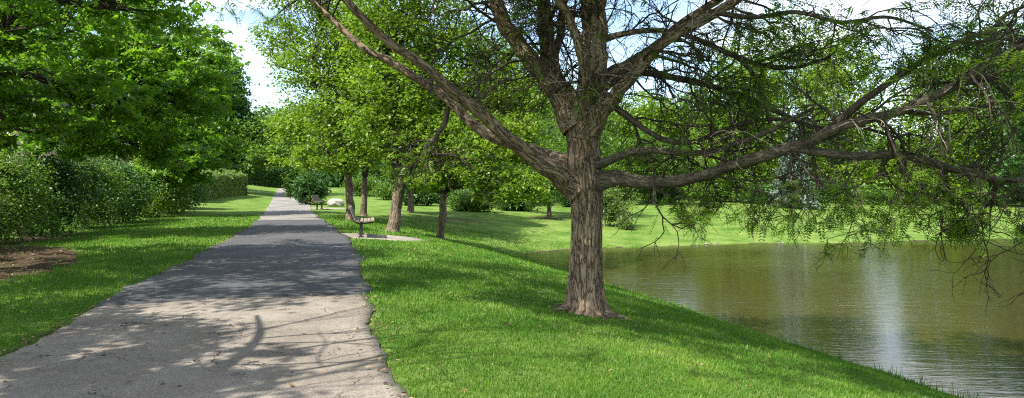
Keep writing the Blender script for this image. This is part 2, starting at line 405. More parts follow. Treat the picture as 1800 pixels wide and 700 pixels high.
ii = (np.arange(ny-1)[:, None]*nx+np.arange(nx-1)[None, :]).ravel()
me = mesh_np('lawn', np.stack([GX, GY, GZ], -1).reshape(-1, 3), np.stack([ii, ii+1, ii+nx+1, ii+nx], -1), smooth=True)
at = me.attributes.new('dirt', 'FLOAT', 'POINT'); at.data.foreach_set('value', DT.ravel().astype(np.float32))
link('lawn', me, M['ground'], kind='structure')

def water():
    me = mesh_np('pond_water', [(-3, -24, WZ), (95, -24, WZ), (95, 50, WZ), (-3, 50, WZ)], np.array([[0, 1, 2, 3]]))
    link('water', me, M['water'], kind='structure')
water()

def strip(name, ya, yb, mat, lift, skew=(0, 0), step=.08, grow=0.0, slab=.05):
    """a length of path between y=ya and y=yb; skew moves the left/right corners of each end (perpendicular seam)"""
    n = max(3, int((yb-ya)/step)); w = 26
    rng = np.random.default_rng(7)
    T = np.linspace(0, 1, n); U = np.linspace(0, 1, w)
    TT, UU = np.meshgrid(T, U, indexing='ij')
    ys = ya+(yb-ya)*TT; sk = skew[0]*(1-TT)+skew[1]*TT
    yy = ys+sk*(UU-.5)
    jl = np.random.default_rng(3).normal(size=(n, 2)); jl = np.stack([np.convolve(jl[:, k], [.25, .5, .25], 'same') for k in range(2)], -1)
    wobL = .05*np.sin(yy*1.1)+.03*np.sin(yy*2.9+1)+.03*jl[:, :1]; wobR = .05*np.sin(yy*1.3+2)+.03*np.sin(yy*3.3)+.03*jl[:, 1:]
    le = left_edge(yy)+wobL-grow; re = right_edge(yy)+wobR+grow
    xx = le+(re-le)*UU
    zz = path_z(yy)+.13*0+lift+.012*np.sin(xx*1.7+yy*.9)*np.sin(UU*np.pi)+.02*np.sin(UU*np.pi)
    v = np.stack([xx, yy, zz], -1)
    # turn the rim down so that the slab has a real edge
    v2 = np.pad(v, ((1, 1), (1, 1), (0, 0)), mode='edge'); v2[0, :, 2] -= slab; v2[-1, :, 2] -= slab; v2[1:-1, 0, 2] -= slab; v2[1:-1, -1, 2] -= slab
    a, b = v2.shape[:2]; i = (np.arange(a-1)[:, None]*b+np.arange(b-1)[None, :]).ravel()
    me = mesh_np(name, v2.reshape(-1, 3), np.stack([i, i+1, i+b+1, i+b], -1))
    link(name, me, mat, kind='structure')
strip('path', -12, 8.82, M['old_path'], .012, (0, .95))
strip('resurfaced_path', 8.835, 28.5, M['new_path'], .030, (.95, .8), grow=.03)
strip('far_path', 28.52, 140, M['far_path'], .012, (.8, 0), step=.3)

def pad(name, cx, cy, rx, ry, rot):
    n = 48; th = np.arange(n)*2*np.pi/n
    rr = 1+.05*np.sin(3*th)+.04*np.sin(7*th+1)
    sx = np.sign(np.cos(th))*np.abs(np.cos(th))**.6*rx*rr; sy = np.sign(np.sin(th))*np.abs(np.sin(th))**.6*ry*rr
    v = []; 
    rings = [0, .35, .7, .93, 1.0]
    for k in rings[1:]:
        X = cx+k*(sx*np.cos(rot)-sy*np.sin(rot)); Y = cy+k*(sx*np.sin(rot)+sy*np.cos(rot))
        Z = hz(X, Y)+(.022 if k < 1 else -.02); v.append(np.stack([X, Y, Z], -1))
    v = np.concatenate(v); c = np.array([[cx, cy, ground(cx, cy)+.022]])
    f = []; t = []
    for r in range(3):
        for i in range(n):
            j = (i+1) % n; f.append((r*n+i, r*n+j, (r+1)*n+j, (r+1)*n+i))
    for i in range(n): t.append((len(v), i, (i+1) % n)[::1])
    link(name, mesh_np(name, np.vstack([v, c]), [np.array(f)[:, ::-1], np.array(t)], smooth=True), M['pad'], kind='structure')
pad('bench_pad', -4.05, 20.1, 1.35, .95, R(-8))
pad('bench_pad', place(573, 44)[0], 44.0, 1.2, .8, R(-8))

# ------------------------------------------------------------------ grass blades
def grass(name, n, dmin, dmax, seed, h0, w0):
    rng = np.random.default_rng(seed)
    u = rng.random(n); d = 1/(1/dmin-(1/dmin-1/dmax)*u)
    d = dmin*(dmax/dmin)**rng.random(n)
    ang = rng.uniform(-.86, .86, n)
    x = ang*d; y = d
    b = pond_dist(x, y)
    lw = left_edge(y)+.035*np.sin(y*9)+.03*np.sin(y*23)+.02; rw = right_edge(y)+.035*np.sin(y*8+1)+.03*np.sin(y*21)-.01
    ragged = rng.exponential(.025, n)
    onpath = (x > lw+ragged) & (x < rw-ragged)
    pd = ((np.abs((x+3.95)*np.cos(-.14)+(y-20.1)*np.sin(-.14)) < 1.45) & (np.abs(y-20.1) < 1.05))
    px2 = place(573, 44)[0]; pd |= (np.hypot((x-px2)/1.4, (y-44)/1.0) < 1)
    tr = np.hypot(x-1.05, y-9.70) < .36+.12*rng.random(n)
    dirt = dirt_at(x, y)+.5*np.sin(x*3.1+np.sin(y*2.3)*1.5)*np.sin(y*2.7)*.35
    keep = (~onpath) & (~pd) & (~tr) & (b > .0) & (rng.random(n) > np.clip((dirt-.38)*3.2, 0, .94)) & (x > left_edge(y)-9.5)
    x, y, d = x[keep], y[keep], d[keep]; m = len(x)
    clump = .5+.5*np.sin(x*5.3+np.sin(y*3.1)*2)*np.sin(y*4.7+np.sin(x*2.3)*2)
    z = hz(x, y)-.005
    h = h0*(.55+.6*rng.random(m))*(.8+.45*clump)*(1+.9*(rng.random(m) > .985))
    h *= np.clip(d/9, .8, 1.15)
    w = w0*np.clip(d/5.5, .9, 7)*(.7+.6*rng.random(m))
    th = rng.random(m)*2*np.pi; lean = rng.random(m)*.75*h
    lx, ly = np.cos(th)*lean+.15*h, np.sin(th)*lean
    ph = rng.random(m)*np.pi; wx, wy = np.cos(ph)*w*.5, np.sin(ph)*w*.5
    o = np.stack([x, y, z], -1)
    v = np.empty((m, 5, 3))
    v[:, 0] = o+np.stack([-wx, -wy, 0*x], -1); v[:, 1] = o+np.stack([wx, wy, 0*x], -1)
    mid = o+np.stack([lx*.35, ly*.35, h*.6], -1)
    v[:, 2] = mid+np.stack([wx*.8, wy*.8, 0*x], -1); v[:, 3] = mid-np.stack([wx*.8, wy*.8, 0*x], -1)
    v[:, 4] = o+np.stack([lx, ly, h], -1)
    base = np.arange(m)[:, None]*5
    q = base+np.array([[0, 1, 2, 3]]); t = base+np.array([[3, 2, 4]])
    pat = np.sin(x*1.7+np.sin(y*1.1)*2)*np.sin(y*1.3+np.sin(x*.9)*2)+.6*np.sin(x*4.1+y*2.3)*np.sin(y*3.7-x)
    tone = np.clip(.18+.28*clump+.42*rng.random(m)**1.3+.16*pat, 0, .95)
    dry = rng.random(m) > .982; tone[dry] = 1
    return v.reshape(-1, 3), q, t, np.concatenate([tone, tone])
v, q, t, tn = grass('grass', 470000, 3.6, 34, 3, .047, .0052)
link('grass', mesh_np('grass', v, [q, t], tone=tn), M['blade'], kind='stuff', label='mown green lawn grass on both sides of the path', cat='grass')

# ------------------------------------------------------------------ foliage
def rand_rot(n, rng, up=.6):
    """frames: normal biased upward, random heading"""
    nrm = rng.normal(size=(n, 3)); nrm[:, 2] = np.abs(nrm[:, 2])*(1)+up; nrm /= np.linalg.norm(nrm, axis=1)[:, None]
    a = rng.normal(size=(n, 3)); a -= (a*nrm).sum(1)[:, None]*nrm; a /= np.linalg.norm(a, axis=1)[:, None]+1e-9
    return a, np.cross(nrm, a), nrm
def leaves(centers, size, rng, tone, kind='rhomb', up=.6):
    n = len(centers); a, b, c = rand_rot(n, rng, up)
    s = size*(.6+.8*rng.random(n))
    if kind == 'rhomb':
        T = [(0, 0, 0), (.5, .30, .06), (1, 0, -.05), (.5, -.30, .06)]; Fq = [[0, 1, 2, 3]]
    elif kind == 'maple':
        T = [(0, 0, 0), (.45, .17, .03), (1.0, 0, -.06), (.45, -.17, .03), (.30, .42, 0), (.62, .62, -.08), (.15, .45, 0), (.30, -.42, 0), (.62, -.62, -.08), (.15, -.45, 0)]
        Fq = [[0, 1, 2, 3], [0, 6, 5, 1], [0, 3, 8, 9]]
    elif kind == 'needle':
        T = [(0, .12, 0), (1, .05, .02), (1, -.05, .02), (0, -.12, 0)]; Fq = [[0, 1, 2, 3]]
    T = np.array(T); k = len(T)
    v = centers[:, None, :]+s[:, None, None]*(T[None, :, 0, None]*a[:, None]+T[None, :, 1, None]*b[:, None]+T[None, :, 2, None]*c[:, None])
    base = np.arange(n)[:, None, None]*k
    f = (base+np.array(Fq)[None]).reshape(-1, 4)
    return v.reshape(-1, 3), f, np.repeat(tone, len(Fq))

def crown(lobes, n, size, seed, kind='rhomb', clump=.17, per=55, flat=.55, hollow=.35, up=.6, shell=.45):
    """lobes: list of (centre xyz, (rx, ry, rz)); clumps of leaves spread through each lobe"""
    rng = np.random.default_rng(seed)
    vol = np.array([l[1][0]*l[1][1]*l[1][2] for l in lobes])**(2/3); share = vol/vol.sum()
    C = []; TN = []; clumps = []
    for (c, r), sh in zip(lobes, share):
        m = int(n*sh); nc = max(4, m//per)
        u = rng.normal(size=(nc, 3)); u /= np.linalg.norm(u, axis=1)[:, None]
        rad = rng.random(nc)**shell; rad *= 1+.22*np.sin(u[:, 0]*5+seed)*np.sin(u[:, 2]*6+seed*2)
        cc = np.array(c)+u*rad[:, None]*np.array(r)
        cs = clump*np.mean(r)*(.6+.9*rng.random(nc))
        ct = rng.normal(0, .13, nc)
        k = rng.integers(0, nc, m)
        p = cc[k]+rng.normal(size=(m, 3))*cs[k][:, None]*np.array([1, 1, flat])
        C.append(p); TN.append(np.clip(.45+ct[k]+rng.normal(0, .17, m), 0, 1)); clumps.append((np.array(c), cc))
    C = np.concatenate(C); TN = np.concatenate(TN)
    v, f, t = leaves(C, size, rng, TN, kind, up)
    return v, f, t, clumps

def branch_pts(a, b, rng, n=6, sag=.12, wob=.06):
    a, b = np.asarray(a, float), np.asarray(b, float); t = np.linspace(0, 1, n)[:, None]; L = np.linalg.norm(b-a)
    p = a+(b-a)*t; p[:, 2] += (np.sin(t[:, 0]*np.pi)*L*sag)
    p[1:-1] += rng.normal(size=(n-2, 3))*L*wob*.5
    return p

TREES = []
def tree(name, base, lobes, n, size, mat, label, cat='tree', seed=1, r0=.2, group=None, bark='bark_far', trunk_h=None, fork=None,
         kind='rhomb', clump=.17, per=55, twig_share=.5, up=.6, shell=.45, flat=.55, stems=1):
    rng = np.random.default_rng(seed+100)
    rt = root(name, base, label, cat, group)
    v, f, t, cl = crown(lobes, n, size, seed, kind, clump, per, flat, up=up, shell=shell)
    tb = Tubes(); base = np.array(base)
    cen = np.mean([l[0] for l in lobes], 0)
    top = np.array(fork) if fork is not None else base+(cen-base)*np.array([.25, .25, .45])
    if trunk_h: top = base+np.array([(cen-base)[0]*.12, (cen-base)[1]*.12, trunk_h])
    for s_ in range(stems):
        o = rng.normal(size=3)*np.array([.25, .25, 0])*(stems > 1)
        p = branch_pts(base-[0, 0, .12]+o, top+o*.5, rng, 9, 0, .014)
        rr = r0*np.array([1.5, 1.15, 1.02, .98, .95, .92, .9, .88, .86])*(1 if stems == 1 else .5)
        pp, r2 = smooth_path(p, rr, 3)
        tb.add(pp, r2, 14, .06, seed)
    bb = Tubes()
    for (c, cc) in cl:
        bp_ = branch_pts(top, c, rng, 7, .08, .10); nb = len(bp_)
        bb.add(*smooth_path(bp_, np.linspace(r0*.62, r0*.16, nb), 2), 7, .05, seed)
        idx = rng.permutation(len(cc))[:int(len(cc)*twig_share)]
        for i in idx[:60]:
            s0 = bp_[rng.integers(nb//2, nb)]
            q_ = branch_pts(s0, cc[i], rng, 5, .05, .16)
            bb.add(q_, np.linspace(r0*.13, max(r0*.02, .004), 5), 4)
    link('trunk', tb.mesh('trunk'), M[bark], rt)
    link('branches', bb.mesh('branches'), M['twig' if bark != 'bark_pale' else 'deadtwig'], rt)
    link('crown', mesh_np('crown', v, f, tone=t), M[mat], rt)
    return rt

def LB(lst, depth=.85):
    """lobes given as (px, py, d, rx, ry) in picture units -> world ellipsoids"""
    out = []
    for px, py, d, rx, ry in lst:
        out.append((P(px, py, d), (rx/F*d, rx/F*d*depth, ry/F*d)))
    return out

# ------------------------------------------------------------------ houses glimpsed through the leaves
def house(name, cx, cy, w, dpt, hh, rz, wallmat, label, group=None):
    z0 = ground(cx, cy)
    rt = root(name, (cx, cy, z0), label, 'house')
    def loc(x, y, z):
        return (cx+x*math.cos(rz)-y*math.sin(rz), cy+x*math.sin(rz)+y*math.cos(rz), z0+z)
    box_obj('wall', [(loc(0, 0, hh/2-.3), (w, dpt, hh+.6), (0, 0, rz), .01)], wallmat, rt)
    e = .5; rh = dpt*.32
    v = [loc(-w/2-e, -dpt/2-e, hh), loc(w/2+e, -dpt/2-e, hh), loc(w/2+e, dpt/2+e, hh), loc(-w/2-e, dpt/2+e, hh), loc(-w/2+dpt*.35, 0, hh+rh), loc(w/2-dpt*.35, 0, hh+rh)]
    q = np.array([[0, 1, 5, 4], [2, 3, 4, 5], [0, 3, 2, 1]]); t = np.array([[1, 2, 5], [3, 0, 4]])
    rf = link('roof', mesh_np('roof', v, [q, t]), M['roof'], rt)
    ch = box_obj('chimney', [((0, 0, 0), (1, .7, 2.2), (0, 0, rz), .02)], wallmat, rf); ch.location = loc(w*.2, dpt*.12, hh+rh*.8)
    nw = max(2, int(w/3.2)); rows = [1.5] if hh < 4 else [1.5, 4.2]
    for zz in rows:
        for i in range(nw):
            x = -w/2+w*(i+.5)/nw
            fr = box_obj('window', [(loc(x-.5, -dpt/2-.03, zz), (.08, .1, 1.4), (0, 0, rz), 0), (loc(x+.5, -dpt/2-.03, zz), (.08, .1, 1.4), (0, 0, rz), 0), (loc(x, -dpt/2-.032, zz), (.05, .09, 1.32), (0, 0, rz), 0),
                         (loc(x, -dpt/2-.034, zz+.72), (1.12, .11, .08), (0, 0, rz), 0), (loc(x, -dpt/2-.034, zz-.72), (1.2, .14, .08), (0, 0, rz), 0)], M['whitep'], rt)
            g = box_obj('pane', [((0, 0, 0), (.96, .03, 1.36), (0, 0, rz), 0)], M['glass'], fr); g.location = loc(x, -dpt/2-.02, zz)
    return rt
house('house', -33.0, 42.0, 15, 8, 5.4, R(-14), M['brick'], 'pink brick house with grey hipped roof hidden behind the hedge and maples')
house('house', 21.0, 104.0, 22, 9, 3.4, R(4), M['brick'], 'long low pink brick house behind the trees across the pond')
house('house', 47.0, 96.0, 15, 9, 3.3, R(-3), M['greybrick'], 'low grey brick house behind the trees at the far right of the pond')

# ------------------------------------------------------------------ distant trees
far = [  # px, d, width px, top y, bottom y, mat, label
    (-260, 60, 150, 20, 330, 'dark', 'tall dark green tree behind the pink brick house, out beyond the left edge'),
    (40, 62, 130, 30, 330, 'mid', 'mid green tree rising behind the pink brick house at the left'),
    (220, 66, 110, 40, 330, 'dark', 'dark green tree behind the left maples and the hedge'),
    (395, 64, 46, 84, 330, 'dark', 'dark bluish green tree beside the sky gap, left of the path end'),
    (455, 92, 66, 185, 325, 'mid', 'rounded tree closing the far end of the path'),
    (540, 105, 70, 165, 322, 'dark', 'dark tree just right of the far end of the path'),
    (640, 96, 80, 120, 322, 'mid', 'green tree far behind the two straight trunks'),
    (740, 92, 90, 110, 325, 'bright', 'light green tree far behind the forked trunk'),
    (850, 88, 90, 100, 330, 'mid', 'mid green tree behind the low boughs left of the big trunk'),
    (955, 84, 80, 90, 330, 'bright', 'yellow green tree directly behind the big honey locust trunk'),
    (1060, 80, 80, 205, 335, 'mid', 'green tree just right of the big trunk beyond the pond'),
    (1140, 76, 72, 168, 340, 'bright', 'bright light green rounded tree under the sky gap beyond the pond'),
    (1225, 82, 66, 205, 340, 'mid', 'low green tree beyond the pond, behind the long thick limb'),
    (1300, 72, 75, 120, 345, 'bright', 'bright green tree left of the bluish spruce across the pond'),
    (1390, 90, 85, 60, 340, 'mid', 'tall green tree standing behind the bluish spruce'),
    (1478, 76, 70, 110, 350, 'bright', 'bright green tree just right of the bluish spruce'),
    (1568, 88, 40, 262, 345, 'mid', 'lower green tree in the sky gap at the right, across the pond'),
    (1655, 74, 72, 120, 350, 'bright', 'light green tree across the pond, left of the wide dark one'),
    (1745, 80, 80, 90, 345, 'mid', 'wide mid green tree across the pond near the right edge'),
    (1850, 70, 95, 60, 350, 'dark', 'dark green tree across the pond at the right edge'),
    (1990, 72, 110, 20, 350, 'mid', 'mid green tree across the pond beyond the right edge'),
    (2150, 75, 110, 60, 350, 'dark', 'dark tree farthest right across the pond, beyond the right edge'),
]
for i, (px, d, w, ty, by, mat, lab) in enumerate(far):
    rng = np.random.default_rng(500+i)
    if px > 1000: by = 366; w *= 1.25; ty -= 18
    if 1250 < px < 1500 or px > 1620: ty -= 50
    h = by-ty; lst = [(px, ty+h*.45, d, w*.8, h*.40)]
    for k in range(6):
        a = k/6*2*np.pi+i
        lst.append((px+math.cos(a)*w*.55, ty+h*.5+math.sin(a)*h*.27, d+rng.uniform(-2, 2), w*.42, h*.22))
    if px > 1000:
        lst += [(px-w*.6, ty+h*.80, d-1.5, w*.42, h*.14), (px+w*.55, ty+h*.84, d-1, w*.42, h*.12), (px, ty+h*.86, d-2.5, w*.4, h*.10)]
    tree('background_tree', place(px, d), LB(lst), 17000 if px > 1000 else 10000, .40 if mat != 'bright' else .36, mat, lab, seed=20+i, r0=.26,
         group='trees closing the view', clump=.16, per=26, twig_share=.15, up=.5)

# the woods beyond, read as one mass
rng = np.random.default_rng(88); n = 120000
an = rng.uniform(-1.25, 1.3, n); dd = rng.uniform(118, 150, n); x = an*dd
top = 8+5.5*sstep(-.2, .05, an)*(1-.75*(sstep(.49, .54, an)*(1-sstep(.60, .65, an))))+2.2*np.sin(x*.07)+1.6*np.sin(x*.19+1)+1.2*np.sin(x*.47)
z = hz(x, dd)+top*rng.random(n)**1.25
v, f, t = leaves(np.stack([x, dd, z], -1), 1.25, rng, np.clip(.4+.25*np.sin(x*.3)+.2*rng.normal(size=n), 0, 1), 'rhomb', -.3)
link('far_woods', mesh_np('far_woods', v, f, tone=t), M['dark'], kind='stuff', label='far dark woods closing the view behind the park trees', cat='woods')

# a row of low understory shrubs under those trees
us = [(1080, 62, 34, 26, 'pale', 'pale green shrub under the trees beyond the narrow end of the pond'), (1160, 66, 40, 18, 'dark', 'dark shrub in front of the low pink house'),
      (1250, 70, 44, 20, 'mid', 'green shrub in the shade behind the long thick limb'), (1330, 68, 36, 18, 'dark', 'dark shrub left of the spruce across the pond'),
      (1450, 72, 40, 20, 'dark', 'dark shrub just right of the spruce across the pond'), (1540, 70, 40, 17, 'mid', 'green shrub under the trees below the right sky gap'),
      (1625, 74, 44, 18, 'dark', 'dark wide shrub across the pond left of the right edge shrubs'), (1730, 71, 50, 16, 'mid', 'low green shrub across the pond in front of the grey house'),
      (1830, 70, 50, 18, 'dark', 'dark shrub across the pond at the right edge')]
for i, (px, d, rx, ry, mat, lab) in enumerate(us):
    b = place(px, d); c = b+np.array([0, 0, ry/F*d])
    tree('shrub', b, [(c, (rx/F*d, rx/F*d*.7, ry/F*d)), (c+[rx/F*d*.5, .3, -.2], (rx/F*d*.6, rx/F*d*.5, ry/F*d*.8))], 3200, .26, mat, lab, cat='shrub', seed=70+i, r0=.05,
         group='shrubs under the far trees', clump=.2, per=22, twig_share=.2)

# spruce
def spruce(px, d, hgt, rad, label):
    b = place(px, d); rng = np.random.default_rng(9)
    rt = root('spruce_tree', b, label, 'tree')
    tb = Tubes().add([b-[0, 0, .2], b+[0, 0, hgt*.5], b+[0, 0, hgt]], [.18, .11, .02], 10)
    br = Tubes(); C = []; TN = []
    for z in np.arange(.5, hgt-.2, .24):
        rr = rad*(1-z/hgt)**.85; nb = 9
        for k in range(nb):
            a = rng.random()*6.28; l = rr*(.75+.35*rng.random()); e = b+[math.cos(a)*l, math.sin(a)*l, z-.22*l]
            p = branch_pts(b+[0, 0, z], e, rng, 5, -.05, .05); br.add(p, np.linspace(.025, .006, 5), 4)
            m = int(34*l)+6; t = rng.random(m)**.6
            q = b+np.array([0, 0, z])+(e-b-[0, 0, z])*t[:, None]+rng.normal(size=(m, 3))*[.12, .12, .05]
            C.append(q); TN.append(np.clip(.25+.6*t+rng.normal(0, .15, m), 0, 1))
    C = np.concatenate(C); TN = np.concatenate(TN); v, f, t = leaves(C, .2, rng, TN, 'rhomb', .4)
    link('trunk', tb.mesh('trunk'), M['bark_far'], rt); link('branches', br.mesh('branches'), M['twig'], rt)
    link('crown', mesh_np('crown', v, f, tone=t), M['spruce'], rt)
spruce(1393, 62, 7.4, 2.7, 'grey blue spruce with drooping boughs on the lawn across the pond')

# ------------------------------------------------------------------ trees right of the path
tree('park_tree', place(617, 30.3), LB([(600, 215, 30, 95, 70), (560, 130, 31, 85, 65), (655, 130, 30, 90, 70), (520, 225, 32, 62, 52), (490, 75, 33, 48, 50), (600, 60, 31, 85, 60), (560, -20, 31, 120, 60), (668, 255, 29, 60, 40), (530, 280, 30, 45, 28), (600, 285, 29, 60, 22)]),
     38000, .15, 'bright', 'tree with straight dark trunk just behind the nearer bench', seed=2, r0=.185, trunk_h=2.0, per=34, clump=.15, twig_share=.25)
tree('park_tree', place(639, 36), LB([(650, 190, 36, 80, 60), (690, 120, 37, 80, 60), (640, 60, 37, 90, 60), (655, 262, 35, 50, 35)]),
     17000, .17, 'bright', 'tree with thinner dark trunk standing right of the straight one', seed=3, r0=.17, trunk_h=2.0, per=30, clump=.15, twig_share=.25)
tree('park_tree', place(690, 24.2), LB([(720, 235, 24, 95, 55), (785, 175, 25, 90, 62), (700, 140, 24, 90, 62), (840, 245, 25, 70, 45), (650, 215, 24, 60, 45), (760, 75, 25, 110, 62), (850, 100, 26, 90, 60), (660, 60, 24.5, 80, 60), (730, -20, 25, 130, 60)]),
     38000, .135, 'bright', 'tree with pale scaly trunk forking low behind the nearer bench pad', seed=4, r0=.21, fork=P(704, 312, 24.2), per=34, clump=.15, twig_share=.25)
tree('park_tree', place(773, 25.5), LB([(790, 296, 24, 62, 32), (850, 285, 22.5, 66, 40), (800, 240, 23.5, 70, 42), (900, 245, 23.5, 62, 46), (915, 325, 22, 50, 30), (868, 340, 22.5, 40, 22), (900, 170, 25, 70, 50), (745, 322, 23, 34, 18)]),
     30000, .13, 'bright', 'small low branching tree with short trunk on the slope above the pond end', seed=5, r0=.13, trunk_h=1.75, per=32, clump=.16, twig_share=.3)
tree('park_tree', place(965, 44), LB([(965, 290, 44, 50, 48), (920, 235, 46, 60, 50), (1020, 250, 46, 60, 50), (950, 350, 43, 38, 20), (1010, 330, 44, 36, 26)]),
     15000, .19, 'mid', 'slim tree beyond the pond end, seen just left of the big trunk', seed=6, r0=.15, trunk_h=1.7, per=28, clump=.16, twig_share=.3)
tree('willowy_shrub', place(1062, 40), LB([(1085, 372, 40, 26, 24), (1066, 350, 40, 22, 22), (1100, 392, 39, 16, 12)]),
     5200, .13, 'pale', 'pale leafy shrub arching over the grass right of the big trunk', cat='shrub', seed=7, r0=.06, trunk_h=.6, per=16, clump=.22, twig_share=.8)
tree('park_tree', place(1150, 63), LB([(1150, 300, 63, 55, 30), (1120, 265, 63, 50, 40), (1195, 280, 64, 50, 34)]),
     9000, .26, 'mid', 'low spreading tree casting shade on the far lawn', seed=8, r0=.16, trunk_h=1.6, per=26)
for i, (px, d, w, ty, by, mat, lab) in enumerate([(722, 42, 66, 150, 345, 'mid', 'mid green tree behind the forked trunk, its boughs near the ground'), (779, 36, 60, 130, 320, 'bright', 'light green tree added behind the short trunk on the slope to shade the lawn'),  # the tree behind the short trunk is added as a shade caster
        (835, 56, 70, 160, 352, 'dark', 'dark tree behind the mulch above the pond end'), (905, 62, 60, 120, 350, 'mid', 'mid green tree left of the slim tree above the pond end'),
        (1035, 66, 58, 150, 350, 'mid', 'mid green tree directly right of the big trunk behind the pond end')]):
    h = by-ty; lst = [(px, ty+h*.45, d, w*.7, h*.38)]
    for k in range(6):
        a = k/6*6.283+i; lst.append((px+math.cos(a)*w*.55, ty+h*.52+math.sin(a)*h*.3, d+math.sin(a*2), w*.45, h*.2))
    tree('park_tree', place(px, d), LB(lst), 14000, .24, mat, lab, seed=60+i, r0=.2, per=26, twig_share=.2, trunk_h=1.6)
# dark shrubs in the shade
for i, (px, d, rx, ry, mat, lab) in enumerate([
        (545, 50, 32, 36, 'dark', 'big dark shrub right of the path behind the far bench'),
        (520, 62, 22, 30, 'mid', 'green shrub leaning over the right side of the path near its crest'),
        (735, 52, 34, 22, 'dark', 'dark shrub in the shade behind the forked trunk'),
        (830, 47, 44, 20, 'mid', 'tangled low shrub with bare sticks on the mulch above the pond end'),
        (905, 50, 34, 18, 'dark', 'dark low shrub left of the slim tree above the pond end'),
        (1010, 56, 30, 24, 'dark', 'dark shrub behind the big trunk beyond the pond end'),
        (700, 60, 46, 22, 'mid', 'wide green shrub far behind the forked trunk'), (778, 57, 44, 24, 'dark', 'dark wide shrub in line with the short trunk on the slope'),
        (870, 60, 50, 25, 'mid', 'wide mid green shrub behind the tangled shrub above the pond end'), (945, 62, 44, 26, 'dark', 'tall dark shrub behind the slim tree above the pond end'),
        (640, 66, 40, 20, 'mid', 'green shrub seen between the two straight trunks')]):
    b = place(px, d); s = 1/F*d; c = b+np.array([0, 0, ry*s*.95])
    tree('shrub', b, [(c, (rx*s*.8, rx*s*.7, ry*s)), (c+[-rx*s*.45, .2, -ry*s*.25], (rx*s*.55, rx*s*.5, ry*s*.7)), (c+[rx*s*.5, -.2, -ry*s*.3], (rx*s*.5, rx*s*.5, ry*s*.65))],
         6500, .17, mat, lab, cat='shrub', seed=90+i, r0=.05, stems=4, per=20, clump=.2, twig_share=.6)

# ------------------------------------------------------------------ left side: hedge shrubs
hs = [(-11.9, 9.6, 1.2, 'mid', 'ragged green hedge shrub at the left edge beside the bare soil'), (-12.25, 12.2, 1.25, 'mid', 'twiggy grey green hedge shrub behind the bare soil patch'),
      (-12.7, 14.9, 1.2, 'pale', 'pale green hedge shrub where the bare soil ends'), (-13.2, 17.7, 1.25, 'mid', 'loose green hedge shrub left of the dark rounded one'),
      (-13.9, 20.6, 1.3, 'dark', 'dark blue green rounded hedge shrub in the middle of the row'), (-14.7, 23.8, 1.2, 'mid', 'green hedge shrub right of the dark rounded one'),
      (-15.6, 27.2, 1.3, 'dark', 'dark hedge shrub under the drooping maple boughs'), (-16.6, 31, 1.3, 'bright', 'light green hedge shrub under the second maple'),
      (-17.7, 35, 1.3, 'mid', 'mid green hedge shrub before the clipped hedge'), (-19.0, 39.5, 1.3, 'dark', 'dark hedge shrub next to the clipped hedge')]
for i, (x, y, r, mat, lab) in enumerate(hs):
    b = np.array([x, y, ground(x, y)]); rng = np.random.default_rng(i)
    sc_ = .9+.35*rng.random(); lobes = [(b+[0, 0, 1.1*sc_], (r, r*1.3, 1.12*sc_)), (b+[rng.normal(0, .3), rng.normal(0, .6), 2.3*sc_], (r*.4, r*.5, .4)), (b+[-.2, .5, 1.7], (r*.7, r*.8, .7)), (b+[.3, -.6, .75], (r*.7, r*.8, .75)), (b+[.1, -.3, 1.95], (r*.5, r*.6, .45))]
    tree('hedge_shrub', b, lobes, int(21000/(1+i*.12)), .062+.006*i, mat, lab, cat='shrub', seed=130+i, r0=.07, stems=6, group='shrubs of the loose hedge on the left', per=24, clump=.13, twig_share=.55, flat=.8, trunk_h=.5)

def clipped(name, pts, w, h, mat, label, n, size, seed):
    rng = np.random.default_rng(seed); pts = np.array(pts, float)
    c = pts.mean(0); rt = root(name, (c[0], c[1], ground(*c)), label, 'hedge')
    d = pts[1]-pts[0]; L_ = np.linalg.norm(d); d /= L_; nn = np.array([-d[1], d[0]])
    t = rng.random(n)*L_; s = rng.uniform(-1, 1, n); q = rng.random(n)
    face = rng.integers(0, 4, n)
    u = np.where(face == 0, 1, np.where(face == 1, -1, s))*w/2; zz = np.where(face >= 2, 1-.05*q, q)*h
    crownz = .12*(1-(u/(w/2))**2)*h
    u = u+rng.normal(0, .05, n); zz = zz+crownz+rng.normal(0, .04, n)+.05*np.sin(t*2.1)
    endm = rng.random(n) < .12; t = np.where(endm, np.where(rng.random(n) < .5, 0, L_)+rng.normal(0, .05, n), t); zz = np.where(endm, rng.random(n)*h*1.05, zz); u = np.where(endm, s*w/2, u)
    x = pts[0, 0]+d[0]*t+nn[0]*u; y = pts[0, 1]+d[1]*t+nn[1]*u; z = hz(x, y)+zz
    v, f, tn = leaves(np.stack([x, y, z], -1), size, rng, np.clip(.5+.2*rng.normal(size=n)+.1*np.sin(t*3), 0, 1), 'rhomb', .4)
    core = []
    tb = Tubes()
    for k in range(26):
        tt = rng.random()*L_; uu = rng.uniform(-.7, .7)*w/2; bx, by = pts[0]+d*tt+nn*uu; g = ground(bx, by)
        for r_ in range(3): tb.add(branch_pts(np.array([bx, by, g-.05]), np.array([bx+rng.normal(0, .25), by+rng.normal(0, .25), g+h*.9]), rng, 5, 0, .1), np.linspace(.03, .008, 5), 4)
    link('branches', tb.mesh('branches'), M['twig'], rt)
    link('foliage', mesh_np('foliage', v, f, tone=tn), M[mat], rt)
clipped('clipped_hedge', [(-22.4, 45.5), (-24.6, 60)], 2.4, 1.75, 'pale', 'pale green clipped hedge with rounded top on the left lawn rise', 26000, .17, 31)
clipped('tall_hedge', [(-36.5, 86), (-29.8, 92)], 3.0, 2.4, 'dark', 'dark green tall hedge behind the grass rise near the path end', 15000, .26, 32)

